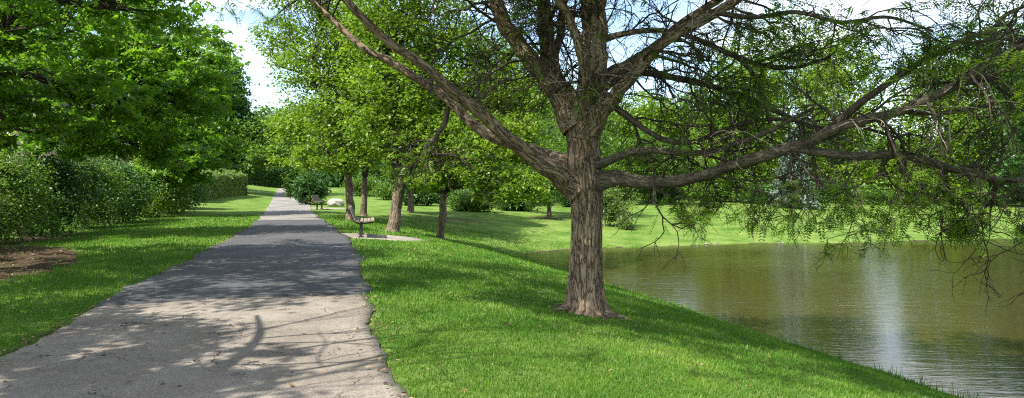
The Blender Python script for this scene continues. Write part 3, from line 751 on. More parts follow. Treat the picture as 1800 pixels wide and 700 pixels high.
# maples hanging over the left lawn
def maple(base, lobes, n, size, mat, label, seed, r0, fork, per=60, clump=.11, twig=.5):
    return tree('maple_tree', base, lobes, n, size, mat, label, seed=seed, r0=r0, kind='maple', fork=fork, per=per, clump=clump, twig_share=twig, up=.55, flat=.32, shell=.55, group='maples along the hedge')
mA = place(-330, 11.0)
maple(mA, [((-10.6, 11.2, 5.2), (2.4, 2.6, 1.6)), ((-8.6, 11.6, 4.0), (2.3, 2.2, 1.15)), ((-8.4, 12.6, 5.9), (2.4, 2.4, 1.3)), ((-7.2, 12.6, 5.0), (1.5, 1.8, 1.1)), ((-9.6, 13.6, 3.1), (1.9, 1.8, .75)), ((-8.0, 9.2, 6.8), (2.2, 2.0, .9)), ((-7.4, 6.6, 7.2), (2.4, 2.0, .9)), ((-9.4, 13.0, 2.55), (1.7, 1.3, .5)), ((-10.6, 14.4, 2.7), (1.8, 1.4, .6)), ((-8.2, 13.6, 3.3), (1.5, 1.5, .7)), ((-10.5, 7.0, 6.5), (2.4, 2.4, 1.6))],
      27000, .115, 'maple', 'near maple whose leafy boughs fill the upper left corner', 41, .24, (mA[0]+.3, 11.2, 3.2))
mB = place(40, 20.0)
maple(mB, [((-12.8, 19.5, 5.0), (2.6, 2.6, 1.7)), ((-11.2, 19.3, 3.9), (2.2, 2.2, 1.2)), ((-10.4, 20.2, 5.8), (2.2, 2.2, 1.4)), ((-9.9, 20.4, 4.3), (1.5, 2.0, 1.2)), ((-11.2, 21.5, 2.7), (1.6, 1.9, .85)), ((-13.6, 20.2, 3.1), (2.0, 1.5, .7)), ((-12.0, 19.6, 2.7), (1.6, 1.4, .55))],
      21000, .135, 'maple', 'second maple with boughs drooping low over the hedge', 42, .2, (mB[0]+.2, 20.1, 2.9))
mC = place(215, 33)
maple(mC, [((-17.2, 33, 5.2), (2.9, 2.8, 2.2)), ((-15.4, 32.5, 3.4), (2.1, 2.6, 1.5)), ((-15.6, 33.5, 6.6), (2.3, 2.6, 2.0)), ((-15.9, 32, 1.9), (1.5, 2.0, .8))],
      17000, .2, 'maple', 'third maple beyond the drooping one, leaves almost touching the lawn', 43, .2, (mC[0]+.1, 33, 2.2), per=40, clump=.14)
tree('arching_tree', place(395, 66), LB([(440, 240, 64, 62, 44), (400, 225, 66, 50, 50), (475, 272, 62, 45, 28), (425, 290, 64, 48, 20), (485, 225, 66, 46, 34)]),
     15000, .27, 'mid', 'light tree arching over the path near its crest', seed=44, r0=.2, trunk_h=3.0, per=26, clump=.16)
# a mostly bare old tree just outside the left edge: its limbs throw the branching shadow on the worn path
ob = np.array([-6.2, 1.4, 0.0])
rt = root('old_bare_tree', ob, 'old tree with bare lower limbs at the left of the path, beside the camera', 'tree')
tb = Tubes(); tb.add(*smooth_path([ob-[0, 0, .1], ob+[0, .1, 1.6], ob+[.1, .3, 3.4], ob+[.25, .5, 5.2]], [.22, .17, .15, .12], 5), seg=14, bump=.06)
link('trunk', tb.mesh('trunk'), M['bark_far'], rt)
rng = np.random.default_rng(77); bb = Tubes()
def bare(s, d, L_, r, lev, bias=(.25, .15, .04)):
    p = [np.array(s, float)]; d = np.array(d, float); d /= np.linalg.norm(d); n = 9
    for i in range(n):
        d = d+rng.normal(0, .13, 3)*[1, 1, .5]; d /= np.linalg.norm(d); p.append(p[-1]+d*L_/n)
    p = np.array(p); bb.add(p, np.linspace(r, r*.4, n+1), 7 if lev < 1 else 4)
    if lev < 3:
        for k in range([8, 6, 4][lev]):
            j = rng.integers(2, n+1); dd = p[j]-p[j-1]; dd /= np.linalg.norm(dd); dd = dd+rng.normal(0, .5, 3)*[1, 1, .45]+np.array(bias)
            bare(p[j], dd, L_*.6, r*.42, lev+1, bias)
lm = np.array([ob+[.05, .2, 2.3], [-5.0, 2.4, 2.85], [-4.28, 3.2, 3.2], [-4.40, 3.9, 3.45], [-4.56, 4.54, 3.6], [-4.78, 5.05, 3.72], [-5.2, 5.8, 3.85]])
lp, lr = smooth_path(lm, [.10, .075, .062, .052, .045, .036, .02], 5); bb.add(lp, lr, 8, .06, 2)
for j, dd, L_, r_ in [(12, (1, .5, .12), 2.2, .03), (15, (1, .1, .1), 2.0, .024), (17, (.9, .6, .15), 2.2, .028), (20, (1, .25, .1), 2.0, .024), (22, (.8, .7, .15), 1.9, .022), (25, (.2, 1, .2), 1.6, .02), (9, (1, .2, .15), 2.0, .024), (13, (-.8, .7, .2), 1.6, .022), (18, (-1, .3, .2), 1.5, .02)]:
    bare(lp[j], dd, L_, r_, 1)
bare(ob+[.2, .5, 5.0], (.1, .1, .9), 2.0, .06, 1)
v, f, t, cl = crown([((-7.6, 3.6, 5.3), (1.7, 1.5, .7)), ((-8.2, 1.8, 5.9), (1.7, 1.6, .8)), ((-6.6, 1.0, 6.3), (1.3, 1.2, .7)), ((-8.8, 5.4, 5.0), (1.4, 1.3, .6)), ((-6.0, 2.6, 5.6), (1.0, .9, .5)), ((-7.0, .2, 6.4), (1.2, 1.1, .6))], 15000, .12, 78, 'maple', .14, 40, .4)  # leaf lobes added out of view to shade the left of the near path
for c, cc in cl: bb.add(branch_pts(ob+[.2, .45, 4.8], c, rng, 6, .05, .1), np.linspace(.07, .02, 6), 6)
link('branches', bb.mesh('branches'), M['twig'], rt)
link('crown', mesh_np('crown', v, f, tone=t), M['maple'], rt)

# ------------------------------------------------------------------ the big honey locust
TB = np.array([1.06, 9.75, ground(1.06, 9.75)])
big = root('honey_locust_tree', TB, 'big old honey locust with thick fissured trunk and wide bare limbs above the pond bank', 'tree')
def trunk_mesh():
    pts = [(1029, 562, 9.75), (1029, 545, 9.75), (1029, 525, 9.75), (1029, 490, 9.75), (1030, 440, 9.75), (1031, 390, 9.75), (1030, 350, 9.75), (1027, 320, 9.75), (1025, 285, 9.75), (1024, 250, 9.75), (1020, 215, 9.75), (1014, 185, 9.75), (1012, 160, 9.75)]
    rad = np.array([45, 39, 32.5, 29, 27.5, 27.5, 29, 34, 31, 28.5, 30, 31, 22])/F*9.75
    p, r = smooth_path([P(*q) for q in pts], rad, 9)
    seg = 120; th = np.arange(seg)*2*np.pi/seg; n = len(p); rng = np.random.default_rng(5)
    zz = p[:, 2]-p[0, 2]
    A = th[None, :]; Z = zz[:, None]
    flare = np.exp(-Z/.20)
    rr = r[:, None]*(1+.035*np.sin(3*A+Z*.8)+.03*np.sin(2*A-Z*1.3+1)+.025*np.sin(5*A+Z*.5))
    rr = rr*(1+flare*(.22*np.maximum(np.sin(4*A+.6), 0)**2+.20*np.maximum(np.sin(3*A+2.1), 0)**3))
    # long ridges of bark that wander as they climb
    ridg = 0
    for k, (nf, am) in enumerate([(17, .010), (23, .009), (31, .006)]):
        ridg = ridg+am*(1-2*np.abs(np.sin((nf*A+1.6*np.sin(Z*(1.7+k)+k*2)+.7*np.sin(Z*5.3+A*3))/2+k)))*(.6+.4*np.sin(Z*(3+k)+A*2))
    rr = rr+ridg
    v = p[:, None, :]+np.stack([rr*np.cos(A), rr*np.sin(A), 0*rr], -1)
    i = np.arange(n-1)[:, None]*seg; j = np.arange(seg)[None, :]; j2 = (j+1) % seg
    f = np.stack([i+j, i+j2, i+seg+j2, i+seg+j], -1).reshape(-1, 4)
    uv = np.stack([.25*np.cos(A)+0*rr, .25*np.sin(A)+0*rr, np.repeat(Z, seg, 1)], -1)
    return mesh_np('trunk', v.reshape(-1, 3), f, uv=uv.reshape(-1, 3), smooth=True)
link('trunk', trunk_mesh(), M['bark'], big)
# surface roots
rtb = Tubes()
for a, L_ in ((-2.75, .55), (-.35, .6), (-1.1, .35), (2.2, .5), (.9, .45)):
    q = []
    for t in np.linspace(0, 1, 6):
        x = TB[0]+math.cos(a+.25*t)*(.26+L_*t); y = TB[1]+math.sin(a+.25*t)*(.26+L_*t); q.append((x, y, ground(x, y)+.05*(1-t)**1.5-.02*t-.02))
    rtb.add(*smooth_path(q, np.linspace(.085, .018, 6), 4), seg=10, bump=.1, seed=a)
link('roots', rtb.mesh('roots'), M['bark'], big)

LIMBS = []   # (pts world, radii, profile)
def limb(pts, rpx, seed, prof, seg=16, bump=.06):
    w = np.array([P(*q) for q in pts]); r = np.array([.87*rp/F*q[2] for rp, q in zip(rpx, pts)])
    p, rr = smooth_path(w, r, 6)
    # natural crookedness
    rng = np.random.default_rng(int(seed)); jit = rng.normal(size=(len(p), 3)); jit[:2] = 0
    ker = np.ones(3)/3; jit = np.stack([np.convolve(jit[:, k], ker, 'same') for k in range(3)], -1)
    p = p+jit*rr[:, None]*.16
    t = Tubes().add(p, rr, seg, bump, seed)
    big_r = rr.max() > .075
    link('limb', t.mesh('limb'), M['bark'] if big_r and prof != 'fan' else M['bark_limb_shaded'], big)
    LIMBS.append((p, rr, prof))
limb([(1018, 338, 9.66), (1000, 322, 9.62), (965, 297, 9.3), (915, 262, 9.0), (850, 202, 8.6), (800, 162, 8.4), (740, 112, 8.1), (690, 78, 7.9), (650, 44, 7.7), (605, -5, 7.5), (540, -80, 7.2), (470, -140, 7.0)], [30, 25, 19, 15.5, 12.5, 11, 10, 9, 8.5, 8, 7, 5], 1, 'left')
limb([(1020, 310, 9.8), (1003, 295, 9.9), (960, 276, 10.2), (890, 250, 10.5), (840, 225, 10.6), (800, 187, 10.7), (760, 155, 10.8), (720, 130, 10.9), (680, 105, 11), (640, 85, 11), (590, 40, 11.1), (545, -5, 11.2), (480, -60, 11.3)], [30, 23, 16, 12, 10.5, 9.5, 9, 8.5, 8, 7, 6.5, 6, 4], 2, 'left')
limb([(786, 190, 10.7), (782, 215, 10.7), (765, 243, 10.65), (750, 260, 10.6), (768, 272, 10.5), (800, 275, 10.5), (832, 298, 10.4)], [6, 5.5, 5, 4.5, 4, 3, 1.5], 3, 'leftsmall', 8)
limb([(1012, 225, 9.7), (985, 165, 9.8), (950, 125, 9.9), (912, 80, 10), (885, 35, 10), (870, -10, 10.1), (850, -90, 10.2), (820, -200, 10.3)], [30, 25, 19, 17, 15.5, 14, 12, 7], 4, 'up')
limb([(1006, 215, 9.75), (985, 160, 9.95), (970, 120, 10.1), (961, 60, 10.2), (955, 0, 10.2), (953, -60, 10.2), (940, -180, 10.3), (910, -300, 10.3)], [28, 22, 18, 15, 14, 13, 10, 6], 5, 'up')
limb([(1022, 250, 9.7), (1034, 190, 9.68), (1040, 140, 9.65), (1042, 80, 9.6), (1045, 0, 9.6), (1050, -110, 9.6), (1060, -250, 9.6), (1050, -420, 9.6)], [32, 29, 27, 26, 25, 21, 16, 8], 6, 'up', 20)
limb([(1034, 160, 9.45), (1026, 115, 9.35), (1015, 70, 9.25), (1000, 30, 9.2), (978, -5, 9.1), (950, -60, 9)], [13, 10, 9, 8.5, 8, 6], 7, 'up', 10)
limb([(990, 168, 9.7), (978, 130, 10.0), (975, 95, 10.2), (985, 60, 10.35), (988, 20, 10.4), (1000, -40, 10.5)], [14, 10, 9, 8, 8, 6], 17, 'up', 10)
limb([(1038, 235, 9.65), (1055, 195, 9.5), (1080, 170, 9.35), (1105, 140, 9.2), (1135, 108, 9.1), (1165, 75, 9), (1210, 47, 8.9), (1255, 25, 8.8), (1300, -5, 8.7), (1380, -60, 8.5), (1480, -130, 8.3)], [22, 19, 15, 12.5, 12, 11, 10.5, 10, 9, 8, 5], 8, 'rightup')
limb([(1050, 160, 9.8), (1075, 130, 9.9), (1110, 110, 10), (1150, 85, 10.1), (1190, 50, 10.2), (1240, 15, 10.2), (1290, -20, 10.3), (1370, -80, 10.4)], [18, 13, 11, 10.5, 10, 8.5, 7, 5], 9, 'rightup')
limb([(1030, 318, 9.7), (1062, 316, 9.6), (1095, 315, 9.4), (1150, 319, 9.1), (1220, 312, 8.8), (1290, 291, 8.5), (1350, 272, 8.2), (1420, 249, 7.9), (1470, 226, 7.7), (1520, 210, 7.5), (1580, 195, 7.3), (1650, 165, 7.0), (1710, 130, 6.8), (1770, 95, 6.6), (1830, 45, 6.4), (1900, 0, 6.2)], [26, 20, 15, 13.5, 11.5, 11.5, 12, 11.5, 9.8, 9.5, 9, 8.5, 7.5, 6.5, 6, 4], 10, 'fan')
limb([(1395, 258, 8.0), (1430, 265, 7.9), (1500, 275, 7.8), (1560, 273, 7.7), (1610, 278, 7.6), (1660, 294, 7.6), (1710, 305, 7.5), (1760, 318, 7.5), (1820, 318, 7.4), (1880, 330, 7.3)], [11, 9, 8.5, 8, 8.5, 8.5, 8, 7, 6, 4], 11, 'fan')
limb([(1436, 246, 7.82), (1480, 208, 7.7), (1518, 176, 7.6), (1570, 140, 7.6), (1610, 115, 7.6), (1655, 88, 7.6), (1700, 68, 7.5), (1742, 52, 7.5), (1770, 25, 7.5), (1815, 5, 7.5)], [9, 8, 7.5, 6.5, 6, 5.5, 5, 5, 4.5, 3], 12, 'fan', 10)
limb([(1555, 202, 7.4), (1590, 198, 7.3), (1640, 200, 7.2), (1690, 195, 7.2), (1740, 184, 7.1), (1810, 170, 7.0)], [6, 5, 4.5, 4.5, 4, 3], 13, 'fan', 8)
limb([(1650, 166, 7.0), (1700, 145, 6.9), (1750, 128, 6.85), (1820, 112, 6.8), (1880, 105, 6.8)], [8, 7, 6, 5, 4], 21, 'fan', 8)
limb([(1040, 290, 9.6), (1066, 285, 9.5), (1095, 272, 9.3), (1135, 265, 9.1), (1190, 268, 8.9), (1240, 267, 8.8), (1285, 255, 8.7), (1335, 238, 8.5), (1385, 214, 8.4), (1430, 190, 8.3)], [12, 9, 7.5, 7, 6.5, 6, 5.5, 5, 4, 3], 14, 'fan', 10)
limb([(1050, 205, 9.6), (1078, 188, 9.6), (1100, 203, 9.6), (1130, 226, 9.5), (1170, 246, 9.4), (1215, 250, 9.3), (1262, 234, 9.2), (1320, 214, 9.1), (1380, 210, 9.0), (1450, 226, 8.9)], [12, 7.5, 6.5, 6, 5.5, 5, 5, 4.5, 4, 2.5], 15, 'fan', 10)
limb([(1055, 160, 9.8), (1090, 135, 10), (1130, 129, 10.1), (1190, 137, 10.1), (1250, 152, 10.1), (1310, 172, 10.1), (1365, 196, 10.1), (1430, 225, 10.1), (1500, 252, 10.2)], [9, 8, 7, 6.5, 6, 6, 5.5, 4, 2.5], 16, 'fan', 10)
limb([(1060, 70, 9.6), (1110, 57, 9.5), (1165, 54, 9.4), (1225, 68, 9.3), (1290, 98, 9.2), (1340, 114, 9.1), (1400, 118, 9.0), (1460, 100, 8.9)], [8, 6, 5.5, 5, 6, 5, 4, 3], 18, 'fan', 8)
limb([(1295, 100, 9.2), (1325, 132, 9.1), (1342, 170, 9.0), (1352, 212, 9.0), (1358, 245, 8.9)], [4.5, 4, 3.5, 3, 2], 19, 'fan', 8)
limb([(1245, 20, 8.8), (1320, 30, 8.6), (1400, 22, 8.4), (1480, 40, 8.2), (1560, 30, 8.0), (1640, 55, 7.8)], [6, 5, 4.5, 4, 3.5, 2.5], 20, 'fan', 8)

rng = np.random.default_rng(11)
live, dead = Tubes(), Tubes(); TIPS = []
def unit(v): return v/(np.linalg.norm(v)+1e-9)
def twig(s, d, L_, r, lev, prof, maxlev, leafy, tubes=None):
    n = 9 if lev == 0 else 7 if lev == 1 else 5
    p = [np.array(s, float)]; d = unit(np.array(d, float)); bend = rng.normal(0, .11, 3)
    grav = {'fan': -.05, 'droop': -.11, 'up': .03, 'left': -.02, 'rightup': -.02, 'leftsmall': -.1, 'bare': -.07}[prof]
    for i in range(n):
        d = unit(d+bend+rng.normal(0, .20, 3)+np.array([0, 0, grav]))
        p.append(p[-1]+d*L_/n)
    p = np.array(p)
    (tubes or live).add(p, np.linspace(r, max(r*.42, .0027), n+1), 6 if lev == 0 else 4 if lev == 1 else 3, cap=False)
    if lev < maxlev:
        for k in range([6, 4, 3][lev] if L_ > .5 or lev > 0 else 4):
            j = rng.integers(2, n+1)
            side = unit(np.cross(unit(p[j]-p[j-1]), rng.normal(size=3)))
            twig(p[j], unit(p[j]-p[j-1])*.75+side*.85, L_*(.62-.25*j/n+.1*rng.random()), r*.5, lev+1, prof, maxlev, leafy, tubes)
    if leafy > 0 and lev >= maxlev-1:
        for j in range(1, n+1):
            if rng.random() < leafy: TIPS.append((p[j], unit(p[j]-p[j-1])))
for p, rr, prof in LIMBS:
    n = len(p); L_ = np.linalg.norm(np.diff(p, axis=0), axis=1).sum()
    cnt = int(L_*{'fan': 3.6, 'left': 1.6, 'leftsmall': 5, 'up': 3.2, 'rightup': 3.2}[prof])
    for k in range(cnt):
        u_ = rng.random()**.8; j = min(n-2, int((.16+.84*u_)*(n-1)))
        t = unit(p[j+1]-p[j]); side = unit(np.cross(t, rng.normal(size=3)))
        if prof in ('fan', 'leftsmall'):
            side = unit(side*np.array([1, 1, .7])+np.array([0, 0, .04]))
            outer = j/n
            px = p[j][0]/p[j][1]*F+900
            lf = (.6 if (px > 1230 and p[j][2] > 2.75) else .07 if px > 1560 else .11) if px > 1200 else .22
            twig(p[j], t*.8+side, rng.uniform(.6, 1.35), min(rr[j]*.42, .02), 0, 'fan', 2, lf if rng.random() < .72 else 0)
        elif prof == 'left':
            if p[j][2] > 4.4: twig(p[j], t*.6+side, rng.uniform(.8, 1.6), min(rr[j]*.3, .022), 0, 'left', 2, .5)
            elif rng.random() < .25: twig(p[j], t*.3+side+np.array([.1, 0, -.5]), rng.uniform(.3, .8), .009, 1, 'droop', 2, .2)
        else:
            vis = p[j][2] < 4.3
            twig(p[j], t*.5+side, rng.uniform(.6, 1.5), min(rr[j]*.3, .022), 0, 'bare' if vis else 'up', 2, 0 if vis and rng.random() < .8 else .45)
# drooping leafy sprays hanging from the long right-hand limbs
for k in range(10):
    p, rr, _ = LIMBS[[10, 11, 11, 10][k % 4]] if k < 9 else LIMBS[13]
    lo = {0: .30}.get(k % 4, .05)
    j = int(rng.uniform(.18 if k % 4 in (0, 3) else .02, .97)*(len(p)-2))
    twig(p[j], np.array([rng.normal(.25, .45), rng.normal(-.05, .4), -1.0]), rng.uniform(.55, 1.15), .013, 0, 'droop', 2, .34)
# named hanging sprays: the low ones in front of the water
for (sx, sy, sd_, ex, ey) in [(1560, 275, 7.6, 1450, 455), (1590, 278, 7.6, 1530, 450), (1700, 305, 7.5, 1700, 440), (1640, 288, 7.6, 1600, 400), (1480, 272, 7.8, 1500, 420), (1770, 318, 7.5, 1790, 415), (1250, 305, 8.7, 1225, 400), (1190, 318, 8.9, 1200, 385), (1320, 285, 8.4, 1330, 395), (1400, 262, 8.0, 1400, 400), (1730, 312, 7.5, 1720, 430), (1660, 295, 7.6, 1640, 380)]:
    a = P(sx, sy, sd_); b = P(ex, ey-22, sd_-.3); q = branch_pts(a, b, rng, 9, -.05, .1)
    live.add(q, np.linspace(.009, .0025, 9), 5)
    for j in range(3, 9):
        for m_ in range(2):
            twig(q[j], unit(q[j]-q[j-1])*.5+rng.normal(0, .7, 3)+[.2, 0, -.2], rng.uniform(.15, .34), .0038, 1, 'droop', 2, .45)
# bare dark twigs left of the leaders and pale dead ones round the fork
for k in range(26):
    p, rr, _ = LIMBS[[3, 4, 6][k % 3]]; j = rng.integers(8, len(p)//2+6)
    twig(p[j], np.array([-1, rng.normal(-.2, .4), rng.normal(.1, .35)]), rng.uniform(.6, 1.25), .011, 0, 'bare', 2, .05)
for k in range(16):
    s = P(rng.uniform(1000, 1060), rng.uniform(40, 200), 9.38)
    twig(s, np.array([rng.choice([-1, 1])*rng.uniform(.3, 1), rng.normal(-.5, .3), rng.normal(.2, .5)]), rng.uniform(.3, .8), .0075, 1, 'bare', 2, 0, dead)
for k in range(22):
    p, rr, _ = LIMBS[10 if k % 2 else 8]; j = int(rng.uniform(.3, .75)*len(p))
    twig(p[j]+[0, -.08, 0], np.array([rng.normal(.2, .6), -.5, rng.uniform(.1, 1)]), rng.uniform(.4, 1.1), .007, 1, 'bare', 2, 0, dead)
# crown above: leafy branchlets that shade the bank
for k in range(250):
    th = rng.random()*6.28; rr_ = math.sqrt(rng.random()); c = np.array([.4+5.6*rr_*math.cos(th), 6.6+4.6*rr_*math.sin(th), rng.uniform(5.2, 7.4)])
    if k % 5 < 2: c = np.array([rng.uniform(-.5, 5.2), rng.uniform(5.4, 9.2), rng.uniform(4.9, 6.3)])
    p, r2, _ = LIMBS[rng.choice([0, 1, 3, 4, 5, 8, 9])] if c[0] < 2 else LIMBS[rng.choice([8, 9, 5])]; j = len(p)-1-rng.integers(0, len(p)//6)
    q = branch_pts(p[j], c, rng, 7, .04, .12); live.add(q, np.linspace(.018, .006, 7), 5)
    for m_ in range(3):
        twig(q[rng.integers(4, 7)], rng.normal(size=3)*[1, 1, .3], rng.uniform(.5, 1.0), .008, 1, 'up', 2, .85)
link('twigs', live.mesh('twigs'), M['twig'], big, kind='stuff')
link('dead_twigs', dead.mesh('dead_twigs'), M['deadtwig'], big, kind='stuff')

def fronds(tips, rng, per=1, L0=.145):
    """feathery leaves: a row of small paired leaflets each"""
    P0 = np.array([t[0] for t in tips]); D0 = np.array([t[1] for t in tips])
    P0 = np.repeat(P0, per, 0); D0 = np.repeat(D0, per, 0); n = len(P0)
    d = D0*.5+rng.normal(size=(n, 3))*.75; d[:, 2] = d[:, 2]*.6-.12; d /= np.linalg.norm(d, axis=1)[:, None]
    up = np.array([0, 0, 1.0])+rng.normal(size=(n, 3))*.35
    s = np.cross(d, up); s /= np.linalg.norm(s, axis=1)[:, None]; u = np.cross(s, d)
    L_ = L0*(.65+.7*rng.random(n)); pairs = 7
    V = []; TNs = []
    base_t = np.clip(.45+rng.normal(0, .2, n), 0, 1)
    for k in range(pairs):
        t = (k+.8)/pairs; cen = P0+d*(L_*t)[:, None]-np.array([0, 0, 1])*(L_*.30*t*t)[:, None]
        ll = L_*.31*(1-.35*abs(t-.45)*2); ww = ll*.48
        for sg in (-1, 1):
            dr = s*sg*.9+d*.42; a = cen; tip = cen+dr*ll[:, None]; mid = cen+dr*(ll*.5)[:, None]
            q = np.stack([a, mid+d*(ww*.5)[:, None], tip-u*(ll*.12)[:, None], mid-d*(ww*.5)[:, None]], 1)
            V.append(q); TNs.append(base_t)
    v = np.concatenate(V).reshape(-1, 3); m = len(v)//4
    f = np.arange(m*4).reshape(m, 4)
    return v, f, np.concatenate(TNs)
print('frond tips', len(TIPS))
TIPS = [q for q in TIPS if (q[0][2] > .98 or rng.random() < .3) and (q[0][2] > 1.95 or q[0][0] < 1.5 or rng.random() < .6)]
v, f, t = fronds(TIPS, rng, 1)
print('leaflets', len(f))
# high crown sprays added out of view to throw dapple on the bank
cl_ = [((-4.2, 11.2, 6.2), (1.3, 1.0, .5)), ((-2.2, 12.4, 6.4), (1.2, .9, .5)), ((-3.0, 9.4, 6.0), (.9, .8, .4)), ((-.3, 11.2, 6.8), (1.1, .9, .5)), ((1.8, 11.4, 6.8), (1.2, .9, .5)), ((-.9, 8.9, 6.6), (.8, .6, .4)),
       ((3.2, 8.2, 6.0), (1.1, .8, .45)), ((-1.6, 6.4, 5.6), (1.0, .7, .4)), ((.6, 7.4, 5.9), (.9, .7, .4)), ((2.6, 6.2, 5.5), (1.0, .7, .4)), ((4.6, 7.4, 5.8), (1.1, .8, .4)), ((.9, 5.2, 5.0), (.8, .5, .35)),
       ((-5.6, 9.0, 6.2), (1.2, 1.0, .5)), ((1.2, 9.6, 7.4), (1.0, .8, .4)), ((4.8, 9.4, 6.4), (1.0, .8, .4)), ((3.6, 5.2, 5.0), (.8, .6, .3)), ((-3.4, 7.2, 5.8), (.9, .7, .4))]
v2, f2, t2, _ = crown(cl_, 52000, .078, 333, 'rhomb', .24, 60, .5, up=.6, shell=.5)
v, f, t = np.vstack([v, v2]), np.vstack([f, f2+len(v)]), np.concatenate([t, t2])
link('foliage', mesh_np('foliage', v, f, tone=t), M['locust'], big, kind='stuff')

# ------------------------------------------------------------------ benches, boulder, stones
def bench(x, y, rz, label):
    z0 = ground(x, y)+.02; rt = root('park_bench', (x, y, z0), label, 'bench', None)
    ca, sa = math.cos(rz), math.sin(rz)
    def g(u, w_, z): return (x+u*ca-w_*sa, y+u*sa+w_*ca, z0+z)      # u: sitting direction, w_: along the bench
    for s in (-1, 1):
        box_obj('leg', [(g(.02, s*.62, .2), (.085, .085, .44), (0, 0, rz), .008), (g(.02, s*.62, .012), (.18, .18, .02), (0, 0, rz), .004)], M['metal'], rt)
        pts = [g(.36, s*.62, .425), (g(.16, s*.62, .40)), g(-.06, s*.62, .395), g(-.17, s*.62, .46), g(-.24, s*.62, .62), g(-.31, s*.62, .84)]
        t = Tubes().add(*smooth_path(pts, [.02]*6, 4), seg=8); link('bracket', t.mesh('bracket'), M['metal'], rt)
    sl = []
    for k, u in enumerate([.35, .245, .14, .035, -.07]):
        sl.append((g(u, 0, .452+.012*abs(k-2)), (.09, 1.8, .035), (0, R(-3), rz), .006))
    seat = box_obj('seat', sl, M['wood'], rt)
    sl = []
    for u, z, a in [(-.175, .52, 62), (-.215, .62, 70), (-.25, .72, 72), (-.285, .82, 72)]:
        sl.append((g(u+.02, 0, z), (.09, 1.8, .035), (0, R(a), rz), .006))
    box_obj('backrest', sl, M['wood'], rt)
    return rt
bench(-4.43, 19.95, R(-4)+0.28*1, 'nearer park bench of weathered slats on two dark posts, facing the pond')
b2 = place(561, 42.0)
bench(b2[0], 42.0, .05, 'farther park bench beside the path, in front of the big dark shrub')

def stone(name, c, r, mat, label, cat, seed, group=None, sub=3):
    import bmesh
    rng = np.random.default_rng(seed); bm = bmesh.new(); bmesh.ops.create_icosphere(bm, subdivisions=sub, radius=1)
    pl = [(unit(rng.normal(size=3)), rng.uniform(.72, .92)) for _ in range(12)]
    for v_ in bm.verts:
        co = np.array(v_.co)
        for n_, dd in pl:
            e = co@n_-dd
            if e > 0: co = co-n_*e*.85
        co = co*(1+.03*math.sin(co[0]*9+seed)+.03*math.sin(co[1]*11+co[2]*7))
        v_.co = Vector((co[0]*r[0], co[1]*r[1], co[2]*r[2]))
    me = bpy.data.meshes.new(name); bm.to_mesh(me); bm.free()
    o = link(name, me, mat); o.location = [float(q) for q in c]; tag(o, label, cat, group); return o
bc = place(591, 47); stone('boulder', bc+[0, 0, .22], (.60, .45, .36), M['rock'], 'pale rounded boulder on the grass near the farther bench', 'boulder', 3, sub=4)
stone('rock', (5.78, 11.15, WZ+.03), (.16, .09, .08), M['wetrock'], 'dark wet rock at the water edge on the near bank', 'rock', 5)
for i, (px, yy) in enumerate([(1228, 35.0), (1245, 35.1), (1262, 35.25), (1375, 35.9), (1380, 36.0), (1530, 37.2)]):
    x = (px-900)/F*yy; 
    while pond_dist(np.array([x]), np.array([yy]))[0] < .12: yy += .08
    stone('shore_stone', (x, yy, ground(x, yy)+.01), (.06+.02*(i % 3), .05, .035), M['rock'], 'small pale stone on the far shoreline of the pond', 'stone', 10+i, 'pale stones along the far shore', 2)

# small pale garden ornament on the far lawn
oc = place(1415, 60.5)
tb = Tubes().add([oc, oc+[0, 0, .12], oc+[0, 0, .16], oc+[0, 0, .5], oc+[0, 0, .62], oc+[0, 0, .95], oc+[0, 0, 1.05], oc+[0, 0, 1.2], oc+[0, 0, 1.32]], [.22, .22, .13, .11, .2, .17, .08, .12, .05], 14)
tag(link('garden_ornament', tb.mesh('garden_ornament'), M['whitep']), 'small white garden ornament on the far lawn right of the spruce', 'ornament')

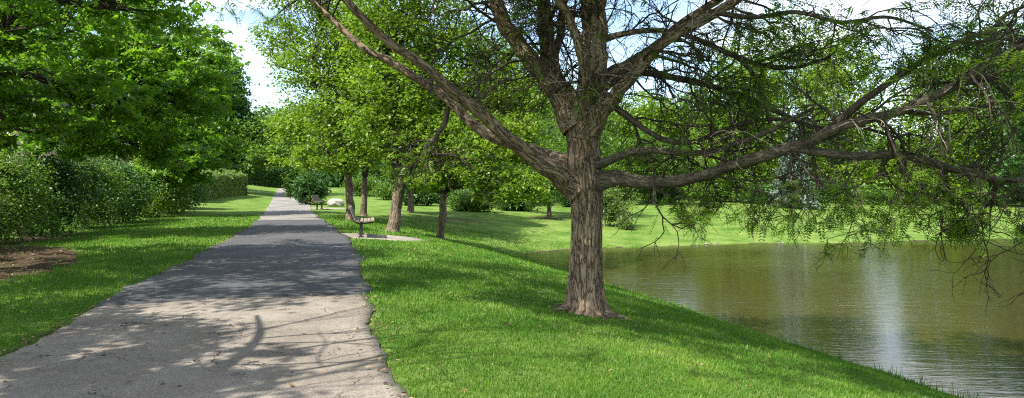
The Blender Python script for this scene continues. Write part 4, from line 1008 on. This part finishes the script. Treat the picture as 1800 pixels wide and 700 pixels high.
# ------------------------------------------------------------------ dry leaves, weeds at the edges
rng = np.random.default_rng(21)
n = 9000; y = 4+22*rng.random(n)**1.2; x = left_edge(y)-5.5+rng.normal(0, 1.3, n)+.05*y
x2 = right_edge(y)+rng.normal(0, .16, n); e2 = rng.random(n) < .05; x = np.where(e2, x2, x)
e3 = rng.random(n) < .06; x = np.where(e3, left_edge(y)+rng.normal(0, .14, n), x)
e4 = rng.random(n) < .05; x = np.where(e4, left_edge(y)+3.3*rng.random(n), x)
e5 = rng.random(n) < .025; x = np.where(e5, right_edge(y)+4*rng.random(n), x)
dt = dirt_at(x, y); keep = ((dt > .35)) | e2 | e3 | e4 | e5
keep &= (pond_dist(x, y) > .3)
x, y, e4k, e5k = x[keep], y[keep], e4[keep], e5[keep]
onp = (x < right_edge(y)) & (x > left_edge(y))
z = np.where(onp, path_z(y)+.04, hz(x, y)+.02)+np.where(e5k, .04, 0)
v, f, t = leaves(np.stack([x, y, z], -1), .045, rng, rng.random(len(x)), 'rhomb', 3.0)
link('fallen_leaves', mesh_np('fallen_leaves', v, f, tone=t), M['litter'], kind='stuff', label='dry brown leaves scattered on the soil and path edges', cat='leaves')

n = 1500; th = rng.random(n); y = 3.8+28*rng.random(n)**1.7; sd2 = rng.random(n) < .5
# shoreline weeds: taller blades at the waterline of the near bank
y = 9+20*rng.random(n); x = np.interp(y, [9.9, 11.6, 14, 17.7, 20.7, 24, 27, 29], [6.35, 5.8, 5.1, 4.1, 2.9, 1.9, 1.0, .5])+rng.normal(-.08, .07, n)
z = hz(x, y); h = .06+.20*rng.random(n)**2; w = .008
a = rng.random(n)*3.14; wx, wy = np.cos(a)*w, np.sin(a)*w; lean = rng.normal(0, .04, (n, 2))
v = np.stack([np.stack([x-wx, y-wy, z], -1), np.stack([x+wx, y+wy, z], -1), np.stack([x+lean[:, 0], y+lean[:, 1], z+h], -1)], 1).reshape(-1, 3)
link('shore_weeds', mesh_np('shore_weeds', v, np.arange(n*3).reshape(n, 3), tone=rng.random(n)), M['blade'], kind='stuff', label='taller weeds along the near waterline', cat='weeds')
